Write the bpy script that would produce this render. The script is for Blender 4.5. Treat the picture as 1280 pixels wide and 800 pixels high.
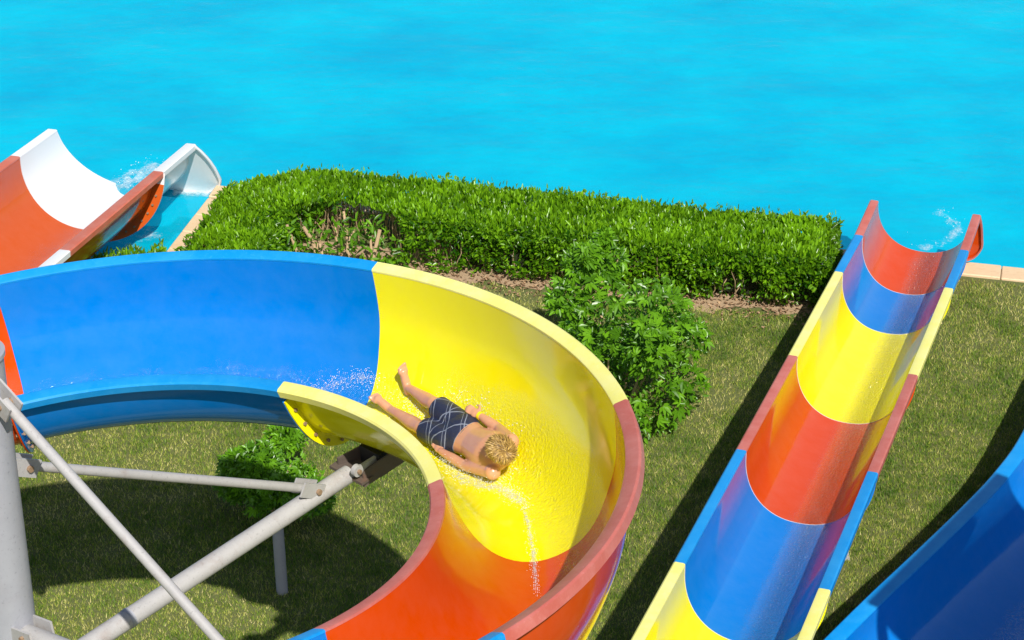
import bpy, bmesh, math, random
import numpy as np
from mathutils import Vector, Matrix, noise as mnoise

random.seed(7); rng = np.random.default_rng(7)
for o in list(bpy.data.objects): bpy.data.objects.remove(o)
scene = bpy.context.scene
C = scene.collection

# ------------------------------------------------------------------ camera
CAM_H, PITCH, FPX = 14.08, math.radians(30), 3000.0        # focal length in pixels of the 1280 px photo
cam_d = bpy.data.cameras.new('camera'); cam = bpy.data.objects.new('camera', cam_d); C.objects.link(cam)
cam.location = (0, 0, CAM_H); cam.rotation_euler = (math.pi / 2 - PITCH, 0, 0)
cam_d.sensor_width = 36; cam_d.lens = 36 * FPX / 1280; cam_d.clip_end = 3000; cam_d.clip_start = .1
scene.camera = cam
# ------------------------------------------------------------------ sky and sun
SUN_AZ, SUN_EL = math.radians(76), math.radians(47)        # azimuth from +x towards the camera side (-y)
sun_dir = Vector((math.cos(SUN_AZ) * math.cos(SUN_EL), -math.sin(SUN_AZ) * math.cos(SUN_EL), math.sin(SUN_EL)))
world = bpy.data.worlds.new('World'); scene.world = world; world.use_nodes = True
wn = world.node_tree.nodes; wn.clear()
sky = wn.new('ShaderNodeTexSky'); sky.sky_type = 'NISHITA'; sky.sun_disc = False
sky.sun_elevation = SUN_EL; sky.sun_rotation = math.atan2(sun_dir.x, sun_dir.y)
bg = wn.new('ShaderNodeBackground'); bg.inputs[1].default_value = .085
wo = wn.new('ShaderNodeOutputWorld')
world.node_tree.links.new(sky.outputs[0], bg.inputs[0]); world.node_tree.links.new(bg.outputs[0], wo.inputs[0])
sl = bpy.data.lights.new('sun', 'SUN'); sl.energy = 4.9; sl.angle = math.radians(.53); sl.color = (1, .955, .88)
sun = bpy.data.objects.new('sun', sl); C.objects.link(sun)
sun.rotation_euler = sun_dir.to_track_quat('Z', 'Y').to_euler(); sun.location = (6, -20, 30)
vs = scene.view_settings; vs.view_transform = 'Standard'; vs.look = 'None'; vs.gamma = 1; vs.exposure = 0.18
vs.use_curve_mapping = False

# ------------------------------------------------------------------ helpers
def ground(u, v, z=0.):
    """photo pixel -> point on the level plane z"""
    a, b = (u - 640) / FPX, (v - 400) / FPX
    d = Vector((a, math.cos(PITCH) - b * math.sin(PITCH), -math.sin(PITCH) - b * math.cos(PITCH)))
    return Vector((0, 0, CAM_H)) + d * ((z - CAM_H) / d.z)
def project(P):
    P = np.asarray(P, float); v = P - np.array([0, 0, CAM_H])
    fw = np.array([0, math.cos(PITCH), -math.sin(PITCH)]); up = np.array([0, math.sin(PITCH), math.cos(PITCH)])
    d = v @ fw
    return np.stack([640 + FPX * v[..., 0] / d, 400 - FPX * (v @ up) / d], -1)

def tag(o, label=None, cat=None, group=None, kind=None):
    if label: o['label'] = label
    if cat: o['category'] = cat
    if group: o['group'] = group
    if kind: o['kind'] = kind
    return o
def empty(name, loc, label=None, cat=None, group=None):
    o = bpy.data.objects.new(name, None); C.objects.link(o); o.location = loc; o.empty_display_size = .2
    return tag(o, label, cat, group)
def link(name, me, mat=None, parent=None):
    o = bpy.data.objects.new(name, me); C.objects.link(o)
    if mat and not me.materials: me.materials.append(mat)
    if parent:
        o.parent = parent
        w = Vector((0, 0, 0)); p = parent
        while p: w += p.location; p = p.parent
        o.location = -w                                   # every thing is unrotated: meshes stay in world coordinates
    return o
def mk(name, v, f, mat=None, parent=None, smooth=None):
    me = bpy.data.meshes.new(name); me.from_pydata([tuple(map(float, p)) for p in v], [], [tuple(int(i) for i in q) for q in f]); me.update()
    bm = bmesh.new(); bm.from_mesh(me); bmesh.ops.recalc_face_normals(bm, faces=bm.faces); bm.to_mesh(me); bm.free()
    if smooth is not None:
        me.shade_smooth(); me.set_sharp_from_angle(angle=math.radians(smooth))
    return link(name, me, mat, parent)

def sweep(frames, prof, caps=True, closed=True):
    """frames: arrays c, e, n; prof: (x, y) polygon in the (e, n) plane"""
    c, e, n = frames; m = len(prof); prof = np.asarray(prof, float)
    V = c[:, None, :] + e[:, None, :] * prof[None, :, 0, None] + n[:, None, :] * prof[None, :, 1, None]
    F = []; k = len(c); lim = m if closed else m - 1
    for i in range(k - 1):
        for j in range(lim):
            a, b = i * m + j, i * m + (j + 1) % m
            F.append((a, b, b + m, a + m))
    return V.reshape(-1, 3), F
def shell_caps(k, m2):
    """quads closing the two ends of a swept shell whose polygon is inner (m2) + outer reversed (m2)"""
    F = []; m = 2 * m2
    for base in (0, (k - 1) * m):
        for j in range(m2 - 1):
            F.append((base + j, base + j + 1, base + m - 2 - j, base + m - 1 - j))
    return F
def tube(p0, p1, r0, r1=None, seg=14, caps=True):
    r1 = r0 if r1 is None else r1
    p0, p1 = Vector(p0), Vector(p1); d = (p1 - p0).normalized()
    a = d.orthogonal().normalized(); b = d.cross(a); V = []; F = []
    for p, r in ((p0, r0), (p1, r1)):
        for i in range(seg):
            t = 2 * math.pi * i / seg; V.append(p + (a * math.cos(t) + b * math.sin(t)) * r)
    for i in range(seg): j = (i + 1) % seg; F.append((i, j, seg + j, seg + i))
    if caps: F += [tuple(range(seg))[::-1], tuple(range(seg, 2 * seg))]
    return V, F
def box(c, ex, ey, ez):
    """box about c with half-axis vectors"""
    c, ex, ey, ez = map(Vector, (c, ex, ey, ez))
    V = [c + ex * a + ey * b + ez * d for a in (-1, 1) for b in (-1, 1) for d in (-1, 1)]
    return V, [(0, 1, 3, 2), (4, 6, 7, 5), (0, 4, 5, 1), (2, 3, 7, 6), (0, 2, 6, 4), (1, 5, 7, 3)]
def join(*parts):
    V = []; F = []
    for v, f in parts:
        k = len(V); V += list(v); F += [tuple(i + k for i in q) for q in f]
    return V, F

# ------------------------------------------------------------------ materials
MATS = {}
class N:
    def __init__(s, name):
        s.m = bpy.data.materials.new(name); s.m.use_nodes = True; s.t = s.m.node_tree; s.t.nodes.clear(); MATS[name] = s.m
        s.out = s.t.nodes.new('ShaderNodeOutputMaterial')
    def n(s, typ, **kw):
        x = s.t.nodes.new('ShaderNode' + typ)
        for k, v in kw.items():
            if k.startswith('i_'):
                key = k[2:]; key = int(key) if key.isdigit() else key.replace('_', ' ')
                if hasattr(v, 'is_output'): s.t.links.new(v, x.inputs[key])
                else: x.inputs[key].default_value = v
            else: setattr(x, k, v)
        return x
    def noise(s, scale, detail=4, vec=None, rough=.55):
        x = s.n('TexNoise'); x.inputs['Scale'].default_value = scale; x.inputs['Detail'].default_value = detail; x.inputs['Roughness'].default_value = rough
        if vec is not None: s.t.links.new(vec, x.inputs['Vector'])
        return x.outputs['Fac']
    def ramp(s, fac, stops):
        x = s.n('ValToRGB'); r = x.color_ramp
        while len(r.elements) < len(stops): r.elements.new(.5)
        for el, (p, c) in zip(r.elements, stops): el.position = p; el.color = c if len(c) == 4 else (*c, 1)
        s.t.links.new(fac, x.inputs[0]); return x.outputs[0]
    def math(s, op, a, b=None, c=None):
        x = s.n('Math', operation=op)
        for i, v in enumerate((a, b, c)):
            if v is None: continue
            if hasattr(v, 'is_output'): s.t.links.new(v, x.inputs[i])
            else: x.inputs[i].default_value = v
        return x.outputs[0]
    def mix(s, fac, a, b, blend='MIX'):
        x = s.n('Mix', data_type='RGBA', blend_type=blend)
        for i, v in ((0, fac), (6, a), (7, b)):
            if hasattr(v, 'is_output'): s.t.links.new(v, x.inputs[i])
            else: x.inputs[i].default_value = v if i == 0 or len(v) == 4 else (*v, 1)
        return x.outputs[2]
    def geo(s): return s.n('NewGeometry').outputs['Position']
    def scaled(s, vec, sc):
        x = s.n('Mapping'); x.inputs['Scale'].default_value = sc; s.t.links.new(vec, x.inputs[0]); return x.outputs[0]
    def bump(s, h, strength=.2, dist=.01, normal=None):
        x = s.n('Bump'); x.inputs['Strength'].default_value = strength; x.inputs['Distance'].default_value = dist
        s.t.links.new(h, x.inputs['Height'])
        if normal is not None: s.t.links.new(normal, x.inputs['Normal'])
        return x.outputs[0]
    def bsdf(s, color, rough=.5, normal=None, **kw):
        x = s.n('BsdfPrincipled')
        for k, v in (('Base Color', color), ('Roughness', rough), *kw.items()):
            if hasattr(v, 'is_output'): s.t.links.new(v, x.inputs[k])
            elif isinstance(v, tuple) and len(v) == 3 and k not in ('Normal', 'Subsurface Radius'): x.inputs[k].default_value = (*v, 1)
            else: x.inputs[k].default_value = v
        if normal is not None: s.t.links.new(normal, x.inputs['Normal'])
        return x.outputs[0]
    def end(s, sh): s.t.links.new(sh, s.out.inputs[0]); return s.m

def gelcoat(name, col, fade=.12, rough=.085, spec=.42, bleach=(.9, .88, .85)):
    """glossy moulded fibreglass: slight bleaching in streaks, fine scratches, soft waviness"""
    k = N(name); p = k.geo()
    a = k.noise(4.5, 7, p, .7); b = k.noise(60, 3, k.scaled(p, (1, 1, 4))); s = k.noise(16, 9, p, .75)
    c = k.mix(k.math('MULTIPLY', k.ramp(a, [(.35, (0, 0, 0)), (.75, (1, 1, 1))]), fade), col, bleach)
    c = k.mix(k.math('MULTIPLY', k.ramp(s, [(.55, (0, 0, 0)), (.8, (1, 1, 1))]), fade * .8), c, tuple(x * .6 for x in col))
    at = k.n('Attribute', attribute_name='wet').outputs['Fac']
    wm = k.ramp(k.math('ADD', k.math('MULTIPLY', at, 1.25), k.math('MULTIPLY', k.math('SUBTRACT', k.noise(3, 4, p, .6), .5), .8)), [(.38, (0, 0, 0)), (.7, (1, 1, 1))])
    r = k.math('ADD', k.math('MULTIPLY', s, .10), rough - .04)
    nrm = k.bump(k.noise(2.2, 2, p), .05, .05); nrm = k.bump(b, .04, .002, nrm)
    rip = k.n('Bump', i_Strength=wm, i_Distance=k.math('MULTIPLY', k.math('POWER', at, 3.), .045), i_Height=k.noise(48, 3, p, .62), i_Normal=nrm); nrm = rip.outputs[0]
    return k.end(k.bsdf(c, r, nrm, **{'Specular IOR Level': spec}))
def rimcoat(name, col, wear):
    """weathered lip: chalky, scuffed"""
    k = N(name); p = k.geo()
    a = k.noise(3.5, 8, p, .72); b = k.noise(26, 6, p, .75)
    c = k.mix(k.math('MULTIPLY', k.ramp(a, [(.4, (0, 0, 0)), (.62, (1, 1, 1))]), .45), col, wear)
    c = k.mix(k.math('MULTIPLY', k.ramp(b, [(.56, (0, 0, 0)), (.7, (1, 1, 1))]), .35), c, tuple(min(1, x * 1.12 + .03) for x in wear))
    c = k.mix(k.math('MULTIPLY', k.ramp(k.noise(14, 6, p, .7), [(.62, (0, 0, 0)), (.78, (1, 1, 1))]), .4), c, tuple(x * .5 for x in col))
    return k.end(k.bsdf(c, .42, k.bump(b, .12, .004)))

COL = dict(blue=(.0, .19, .62), yellow=(.88, .80, .0), red=(.63, .060, .0), white=(.82, .83, .84), orange=(.60, .095, .008))
RIM = dict(blue=((.0, .25, .66), (.03, .34, .74)), yellow=((.88, .82, .20), (.90, .87, .42)), red=((.50, .115, .085), (.64, .24, .205)),
           white=((.82, .83, .84), (.75, .77, .78)), orange=((.58, .13, .07), (.62, .25, .19)))
for c_, v_ in COL.items(): gelcoat('gelcoat_' + c_, v_, .02)
for c_, v_ in RIM.items(): rimcoat('rim_' + c_, *v_)
k = N('sealant'); p = k.geo(); k.end(k.bsdf(k.mix(k.noise(12, 6, p, .7), (.74, .72, .70), (.38, .36, .34)), .5))
def metal(name, c1, c2, rough, rust=0.):
    k = N(name); p = k.geo(); a = k.noise(7, 8, p, .65); b = k.noise(45, 5, p, .7)
    c = k.mix(a, c1, c2)
    c = k.mix(k.math('MULTIPLY', k.ramp(b, [(.58, (0, 0, 0)), (.7, (1, 1, 1))]), .5), c, tuple(x * .45 for x in c2))
    if rust: c = k.mix(k.math('MULTIPLY', k.ramp(k.noise(5, 7, p, .7), [(.52, (0, 0, 0)), (.68, (1, 1, 1))]), rust), c, (.19, .075, .03))
    return k.end(k.bsdf(c, rough, k.bump(b, .25, .003), **{'Metallic': .0}))
metal('steel_paint', (.47, .46, .45), (.33, .32, .32), .5, .28)
metal('steel_column', (.40, .41, .45), (.29, .30, .34), .45, .05)
metal('rusty_steel', (.13, .10, .08), (.08, .06, .05), .7, .5)
metal('bolt_steel', (.34, .24, .15), (.22, .13, .08), .5, .6)
metal('concrete_post', (.40, .39, .41), (.30, .30, .33), .8)
k = N('rubber'); k.end(k.bsdf((.012, .013, .016), .45))

# ------------------------------------------------------------------ slides
def resample(pts, m):
    """smooth Catmull-Rom resampling of an open 2D/3D polyline to m points"""
    P = np.asarray(pts, float); Q = np.vstack([2 * P[0] - P[1], P, 2 * P[-1] - P[-2]]); out = []
    for i in range(1, len(Q) - 2):
        for t in np.linspace(0, 1, 24, endpoint=False):
            a, b, c, d = Q[i - 1:i + 3]
            out.append(.5 * (2 * b + (c - a) * t + (2 * a - 5 * b + 4 * c - d) * t * t + (3 * b - a - 3 * c + d) * t ** 3))
    out.append(P[-1]); out = np.array(out)
    s = np.r_[0, np.cumsum(np.linalg.norm(np.diff(out, axis=0), axis=1))]; g = np.linspace(0, s[-1], m)
    return np.stack([np.interp(g, s, out[:, j]) for j in range(out.shape[1])], 1)
def offset2(prof, d):
    t = np.gradient(prof, axis=0); t /= np.linalg.norm(t, axis=1)[:, None]
    nn = np.stack([-t[:, 1], t[:, 0]], 1)
    if nn[len(nn) // 2, 1] > 0: nn = -nn                    # outward = downwards at the bottom
    return prof + nn * d
BOLT = None
def bolt_mesh():
    global BOLT
    if BOLT is None:
        v, f = join(tube((0, 0, -.026), (0, 0, .026), .007, seg=6), tube((0, 0, .022), (0, 0, .036), .0145, seg=6), tube((0, 0, -.036), (0, 0, -.022), .0145, seg=6))
        BOLT = bpy.data.meshes.new('bolt'); BOLT.from_pydata([tuple(p) for p in v], [], f); BOLT.materials.append(MATS['bolt_steel'])
    return BOLT
def wpos(o):
    w = Vector((0, 0, 0))
    while o: w += o.location; o = o.parent
    return w

def slide_section(root, path, t0, t1, colour, prof, lip=.1, label=None, steps=None, bolts=13, start_flange=True, end_flange=True, drop=.055, seam=True, exit_flange=0, rake=0., fw=.095, wet=None):
    """one moulded trough section with its lips, flanges, bolts; path(t) -> c, e, n, tangent"""
    pin = resample(prof, 41); pout = offset2(pin, .012); m2 = len(pin)
    ts = np.linspace(t0, t1, steps or 20); fr = path(ts); c, e, n, tg = fr
    V, F = sweep((c, e, n), np.vstack([pin, pout[::-1]])); F = list(F) + shell_caps(len(c), m2)
    dep = -pin[:, 1].min()
    def lean(V_, prof_, frac):                               # the mouth is cut at a rake: its floor runs on past its lips
        W = np.asarray(V_, float).reshape(len(frac), -1, 3); sh = rake * np.clip(-np.asarray(prof_)[:, 1] / dep, 0, 1)
        return (W - tg[0][None, None] * (np.asarray(frac)[:, None] * sh[None])[..., None]).reshape(-1, 3)
    if rake: V = lean(V, np.vstack([pin, pout[::-1]]), np.linspace(1, 0, len(c)))
    sec = mk('slide_section', V, F, MATS['gelcoat_' + colour], root, 50)
    if label: sec['label'] = label
    if wet:
        a_ = np.zeros((len(c), 2 * m2)); a_[:, :m2] = wet(ts[:, None], np.linspace(0, 1, m2)[None])
        at_ = sec.data.attributes.new('wet', 'FLOAT', 'POINT'); at_.data.foreach_set('value', a_.ravel().astype(np.float32))
    for sgn, edge in ((1, pin[0]), (-1, pin[-1])):
        x, y = edge
        lp = [(x - sgn * .004, y - .004), (x - sgn * .001, y + .010), (x + sgn * .012, y + .016), (x + sgn * (lip - .014), y + .016), (x + sgn * lip, y + .004), (x + sgn * lip, y - drop), (x + sgn * (lip - .012), y - drop), (x + sgn * (lip - .014), y - .004)]
        V, F = sweep((c, e, n), lp); m = len(lp); k_ = len(c)
        F = list(F) + [tuple(range(m))[::-1], tuple(range((k_ - 1) * m, k_ * m))]
        mk('rim', V, F, MATS['rim_' + colour], sec, 35)
    q = offset2(pin, .010)[2:-2]; q2 = offset2(pin, fw)[2:-2]; q3 = offset2(pin, fw)[2:-2]
    if exit_flange: q = offset2(pin, .010); hw_ = max(abs(pin[:, 0])) + lip; ef = exit_flange; q3 = resample([(hw_, 0), (hw_ + ef * .55, -.18 * dep), (hw_ + ef * .95, -.45 * dep), (hw_ + ef * .9, -.75 * dep), (hw_ * .8, -dep - .03), (0, -dep - .05), (-hw_ * .8, -dep - .03), (-hw_ - ef * .9, -.75 * dep), (-hw_ - ef * .95, -.45 * dep), (-hw_ - ef * .55, -.18 * dep), (-hw_, 0)], len(q)); q2 = offset2(pin, fw)
    for en, tt, sg in ((start_flange, t0, 1), (end_flange, t1, -1)):
        if not en: continue
        cc, ee, nn, tt_ = path(np.array([tt])); d = np.stack([cc[0] + tt_[0] * .0015 * sg, cc[0] + tt_[0] * .0135 * sg])
        V, F = sweep((d, np.repeat(ee, 2, 0), np.repeat(nn, 2, 0)), np.vstack([q, (q3 if sg == 1 else q2)[::-1]])); F = list(F) + shell_caps(2, len(q))
        if rake and sg == 1: V = lean(V, np.vstack([q, q3[::-1]]), np.ones(2))
        fl = mk('flange', V, F, MATS['gelcoat_' + colour], sec, 35)
        if exit_flange and sg == 1:                            # the lip carried round the mouth
            g1 = q3; g2 = offset2(q3, -.02); d = np.stack([cc[0] + tt_[0] * .0005, cc[0] + tt_[0] * .055])
            V, F = sweep((d, np.repeat(ee, 2, 0), np.repeat(nn, 2, 0)), np.vstack([g1, g2[::-1]])); F = list(F) + shell_caps(2, len(q))
            if rake: V = lean(V, np.vstack([g1, g2[::-1]]), np.ones(2))
            mk('mouth_rim', V, F, MATS['rim_' + colour], sec, 35)
        if seam and sg == 1:
            s1 = offset2(pin, -.003); s2 = offset2(pin, .002); d = np.stack([cc[0] - tt_[0] * .0026, cc[0] + tt_[0] * .0026])
            V, F = sweep((d, np.repeat(ee, 2, 0), np.repeat(nn, 2, 0)), np.vstack([s1, s2[::-1]])); F = list(F) + shell_caps(2, m2)
            mk('seam', V, F, MATS['sealant'], sec, 35)
        if bolts and sg == 1:
            qb = resample(offset2(pin, fw * .55)[4:-4], bolts)
            rot = Vector(tt_[0]).to_track_quat('Z', 'Y')
            for x, y in qb:
                b = bpy.data.objects.new('bolt', bolt_mesh()); C.objects.link(b); b.parent = sec
                b.location = Vector(cc[0] + ee[0] * x + nn[0] * y) - wpos(sec); b.rotation_mode = 'QUATERNION'; b.rotation_quaternion = rot
    return sec

def bell(x, c, w): return np.exp(-((x - c) / w) ** 2)
def wet_curve(t, S): return np.maximum(bell(S, .47, .12) * .62, bell(S, .40, .19) * bell(t, .42, .50) * .85)
def wet_straight(t, S): return bell(S, .435, .105) * 1.25 + 0 * t
def wet_mid(t, S): return bell(S, .5, .10) * .55 + 0 * t
# -- the banked curve: a descending helix about the grey column
HX = dict(cx=-3.217, cy=12.323, R=3.36, z0=5.857, z1=-.558, z2=.003, b0=.369, b1=-.043)
def helix(th):
    h = HX; th = np.asarray(th, float)
    c = np.stack([h['cx'] + h['R'] * np.cos(th), h['cy'] + h['R'] * np.sin(th), h['z0'] + h['z1'] * th + h['z2'] * th ** 2], -1)
    b = h['b0'] + h['b1'] * th
    e = np.stack([np.cos(th) * np.cos(b), np.sin(th) * np.cos(b), np.sin(b)], -1)
    t = np.stack([-np.sin(th) * h['R'], np.cos(th) * h['R'], h['z1'] + 0 * th], -1); t /= np.linalg.norm(t, axis=-1, keepdims=True)
    e = e - t * (e * t).sum(-1, keepdims=True); e /= np.linalg.norm(e, axis=-1, keepdims=True)
    return c, e, np.cross(e, t), t
HPROF = np.array([(.59, 0), (.53, -.19), (.455, -.37), (.34, -.535), (.2, -.69), (.05, -.785), (-.1, -.815), (-.25, -.80), (-.38, -.735), (-.49, -.62), (-.56, -.46), (-.595, -.25), (-.60, 0)])
curve = empty('water_slide', (HX['cx'], HX['cy'], 0), 'banked curving water slide of blue, yellow and red sections carrying a sliding person', 'water slide')
JO = [-2.28, -1.475, -.662, .148, .973, 1.765, 2.57]
for (a, b, col) in zip(JO[:-1], JO[1:], ['yellow', 'blue', 'red', 'yellow', 'blue', 'red']):
    slide_section(curve, helix, a, b, col, HPROF, steps=30, seam=False, wet=wet_curve, label='glossy %s section of the curving slide' % col)

# -- straight slides
def line(end, az, slope, flat=1., bend=0.):
    """path measured in metres up the slide from its lower end"""
    end = np.array(end, float)
    def f(s):
        s = np.asarray(s, float)
        a = az + bend * s
        # integrate heading (closed form, small bend)
        if bend: px = (np.cos(a) - np.cos(az)) / bend; py = -(np.sin(a) - np.sin(az)) / bend
        else: px = -np.sin(az) * s; py = -np.cos(az) * s
        c = np.stack([end[0] + px * np.cos(slope), end[1] + py * np.cos(slope), end[2] + np.where(s > 0, s, s * flat) * np.sin(slope)], -1)
        t = np.stack([np.sin(a) * np.cos(slope), np.cos(a) * np.cos(slope), -math.sin(slope) + 0 * s], -1)
        e = np.stack([np.cos(a), -np.sin(a), 0 * s], -1); n = np.cross(e, t)
        return c, e, n, -t
    return f
def uprof(hw, d, p=2.25):
    t = np.linspace(0, math.pi, 17); return np.stack([hw * np.sign(np.cos(t)) * np.abs(np.cos(t)) ** (2 / p), -d * np.abs(np.sin(t)) ** (2 / p)], 1)
def support(root, path, s, prof, mat='steel_paint', r=.055, spread=.32):
    """bolted cradle post under a trough"""
    c, e, n, t = (x[0] for x in path(np.array([s])))
    d = -min(p[1] for p in prof)
    for sg in (-1, 1):
        top = Vector(c + e * sg * spread * .55 - n * (d * .97 + .03)); 
        if top.z > .12:
            V, F = join(tube((top.x, top.y, -.05), top, r), box((top.x, top.y, .012), (.12, 0, 0), (0, .12, 0), (0, 0, .012)))
            mk('support_post', V, F, MATS[mat], root, 40)

SP = uprof(.571, .635)
sline = line((4.667, 24.749, .822), .306, .152, flat=.4)      # runs out flatter over the pool edge
straight = empty('water_slide', (4.738, 25.126, 0), 'straight narrow water slide with red, blue and yellow bands running down into pool beside hedge', 'water slide')
for a, b, col, xf in ((-1.08, 0, 'red', .05), (0, 1.343, 'blue', 0), (1.343, 4.011, 'yellow', 0), (4.011, 6.502, 'red', 0), (6.502, 8.951, 'blue', 0), (8.951, 11.4, 'yellow', 0)):
    slide_section(straight, sline, a, b, col, SP, steps=6, label='%s section of the straight slide' % col, bolts=0 if xf else 11, exit_flange=xf, seam=not xf, rake=.24 if xf else 0, wet=wet_straight)
for s in (2.4, 5.2, 7.8, 10.4): support(straight, sline, s, SP)

LPR = uprof(.878, .86, 2.1)
lline = line((-5.011, 27.819, .72), .228, .145)
orange = empty('water_slide', (-5.011, 27.819, 0), 'wide orange water slide ending in a white mouth at the pool corner', 'water slide')
slide_section(orange, lline, -.0, 1.17, 'white', LPR, lip=.135, steps=6, label='white mouth of the wide orange slide', bolts=0, exit_flange=.2, seam=False, rake=.55, fw=.15)
slide_section(orange, lline, 1.17, 4.1, 'orange', LPR, lip=.135, steps=6, label='orange section of the wide slide', bolts=19, fw=.15, wet=wet_mid)
slide_section(orange, lline, 4.1, 6.9, 'white', LPR, lip=.135, steps=6, label='white section of the wide slide', bolts=15)
for s in (3.4, 5.8): support(orange, lline, s, LPR, spread=.5)

BPR = uprof(.86, .80, 2.2)
def rail(pts, side):
    """path along a left-hand rail given as points from the lower end upwards; the trough lies side metres to its right"""
    P = resample(pts, 240); L = np.r_[0, np.cumsum(np.linalg.norm(np.diff(P, axis=0), axis=1))]; T = -np.gradient(P, L, axis=0)
    def f(s):
        s = np.asarray(s, float); c = np.stack([np.interp(s, L, P[:, j]) for j in range(3)], -1); t = np.stack([np.interp(s, L, T[:, j]) for j in range(3)], -1)
        t /= np.linalg.norm(t, axis=-1, keepdims=True); e = np.cross(t, [0, 0, 1.]); e /= np.linalg.norm(e, axis=-1, keepdims=True)
        return c + e * side, e, np.cross(e, t), -t
    return f, L[-1]
bline, BLEN = rail([(5.95, 22.4, .78), (5.19, 20.52, .95), (4.74, 19.62, 1.05), (4.23, 18.79, 1.15), (3.62, 17.89, 1.24), (3.16, 17.23, 1.30), (2.66, 16.49, 1.36), (1.85, 15.3, 1.42)], 1.01)
bluesl = empty('water_slide', (6.9, 22.0, 0), 'wide all-blue water slide curving gently past the straight banded slide', 'water slide')
for a, b in ((0, 2.75), (2.75, 5.6), (5.6, BLEN)):
    slide_section(bluesl, bline, a, b, 'blue', BPR, lip=.15, steps=14, label='blue section of the wide slide', bolts=0, seam=False, wet=wet_mid)
for s in (1.4, 4.2, 7.0): support(bluesl, bline, s, BPR, spread=.5)

# ------------------------------------------------------------------ steel frame that carries the curve
colx, coly = HX['cx'], HX['cy']
frame = empty('steel_support_frame', (colx, coly, 0), 'grey steel column with tubular arms and tie rods holding up the curving slide', 'support frame')
def polar(th, r, z): return Vector((colx + r * math.cos(th), coly + r * math.sin(th), z))
mk('column', *join(tube((colx, coly, -.1), (colx, coly, 6.72), .172, seg=40), tube((colx, coly, 6.72), (colx, coly, 6.75), .185, seg=40), box((colx, coly, .012), (.34, 0, 0), (0, .34, 0), (0, 0, .012))), MATS['steel_column'], frame, 40)
def arm(th, z0, r1, z1, tie_z, tie_r, ring=None):
    d = Vector((math.cos(th), math.sin(th), 0)); s = Vector((-d.y, d.x, 0))
    a, b = polar(th, .165, z0), polar(th, r1, z1); ax = (b - a).normalized(); up = ax.cross(s).normalized(); up = -up if up.z < 0 else up
    V, F = tube(a, b, .068, seg=22); ar = mk('arm', V, F, MATS['steel_paint'], frame, 40)
    if ring: mk('weld_collar', *tube(a + ax * ring, a + ax * (ring + .035), .072, seg=22), MATS['steel_column'], ar, 40)
    # root bracket: two plates and four bolts
    for sg in (-1, 1):
        pl = mk('bracket_plate', *box(a + ax * .08 + s * sg * .085, ax * .1, s * .008, up * .095), MATS['steel_paint'], ar)
        for k_ in (-1, 1):
            p = a + ax * .1 + s * sg * .1 + up * .05 * k_
            mk('bracket_bolt', *tube(p - s * .014, p + s * .014, .016, seg=6), MATS['bolt_steel'], ar)
    # tie rod with fork ends
    t0, t1 = polar(th, .17, tie_z), polar(th, tie_r, z0 + (z1 - z0) * tie_r / r1 + .05)
    td = (t1 - t0).normalized()
    tr = mk('tie_rod', *tube(t0 + td * .08, t1 - td * .12, .033, seg=18), MATS['steel_paint'], frame, 40)
    tu = td.cross(s).normalized()
    for sg in (-1, 1):
        mk('fork_plate', *box(t1 - td * .08 + s * sg * .045, td * .11, s * .007, tu * .055), MATS['steel_paint'], tr)
        mk('fork_plate', *box(t0 + td * .06 + s * sg * .045, td * .12, s * .007, tu * .06), MATS['steel_paint'], tr)
    for p in (t1 - td * .03, t0 + td * .1):
        mk('pin_bolt', *tube(p - s * .075, p + s * .075, .022, seg=8), MATS['bolt_steel'], tr)
    # saddle under the trough
    sd = empty_part = mk('saddle', *box(b + ax * .09 + Vector((0, 0, .0)), ax * .12, s * .17, up * .012), MATS['rusty_steel'], ar)
    th2 = math.atan2(b.y - coly, b.x - colx); cc, ee, nn, tt = (x[0] for x in helix(np.array([th2])))
    low = Vector(cc + ee * -.33 - nn * .79)
    for sg in (-1, 1):
        q = b + ax * .02 + s * sg * .13; w = low + Vector(tt) * sg * .13
        mk('saddle_plate', *box((q + w) / 2, (w - q) / 2, s * .008, up * .07), MATS['rusty_steel'], ar)
    mk('rubber_pad', *box((b + low) / 2 + ax * .12, ax * .13, s * .10, up * .10), MATS['rubber'], ar)
    lug = b - ax * .02 + s * -.12 + up * .1
    mk('lug', *join(tube(lug - s * .02, lug + s * .02, .045, seg=16), box(lug + (low - lug) * .3, (low - lug) * .35, s * .012, up * .025)), MATS['steel_paint'], ar, 40)
    mk('bolt', *tube(lug - s * .04, lug + s * .04, .018, seg=6), MATS['bolt_steel'], ar)
arm(.82, 4.19, 2.98, 4.42, 5.86, 2.66, ring=.75)
arm(-.70, 4.72, 2.98, 5.24, 6.53, 2.66)
arm(2.3, 3.55, 2.98, 3.60, 5.2, 2.66)

# two short grey posts in the lawn under the curve
for (px, py, h_, lab) in ((353, 740, .80, 'short grey round post standing on open lawn under the curving slide'), (349, 602, .36, 'low grey post stub half hidden in the leaves of shaded shrub')):
    pb = ground(px, py)
    tag(mk('post', *join(tube(pb - Vector((0, 0, .1)), pb + Vector((-.01, .01, h_ - .04)), .058, .056, 16), tube(pb + Vector((-.01, .01, h_ - .04)), pb + Vector((-.01, .01, h_)), .056, .03, 16)), MATS['concrete_post'], None, 40), lab, 'post')

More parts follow.
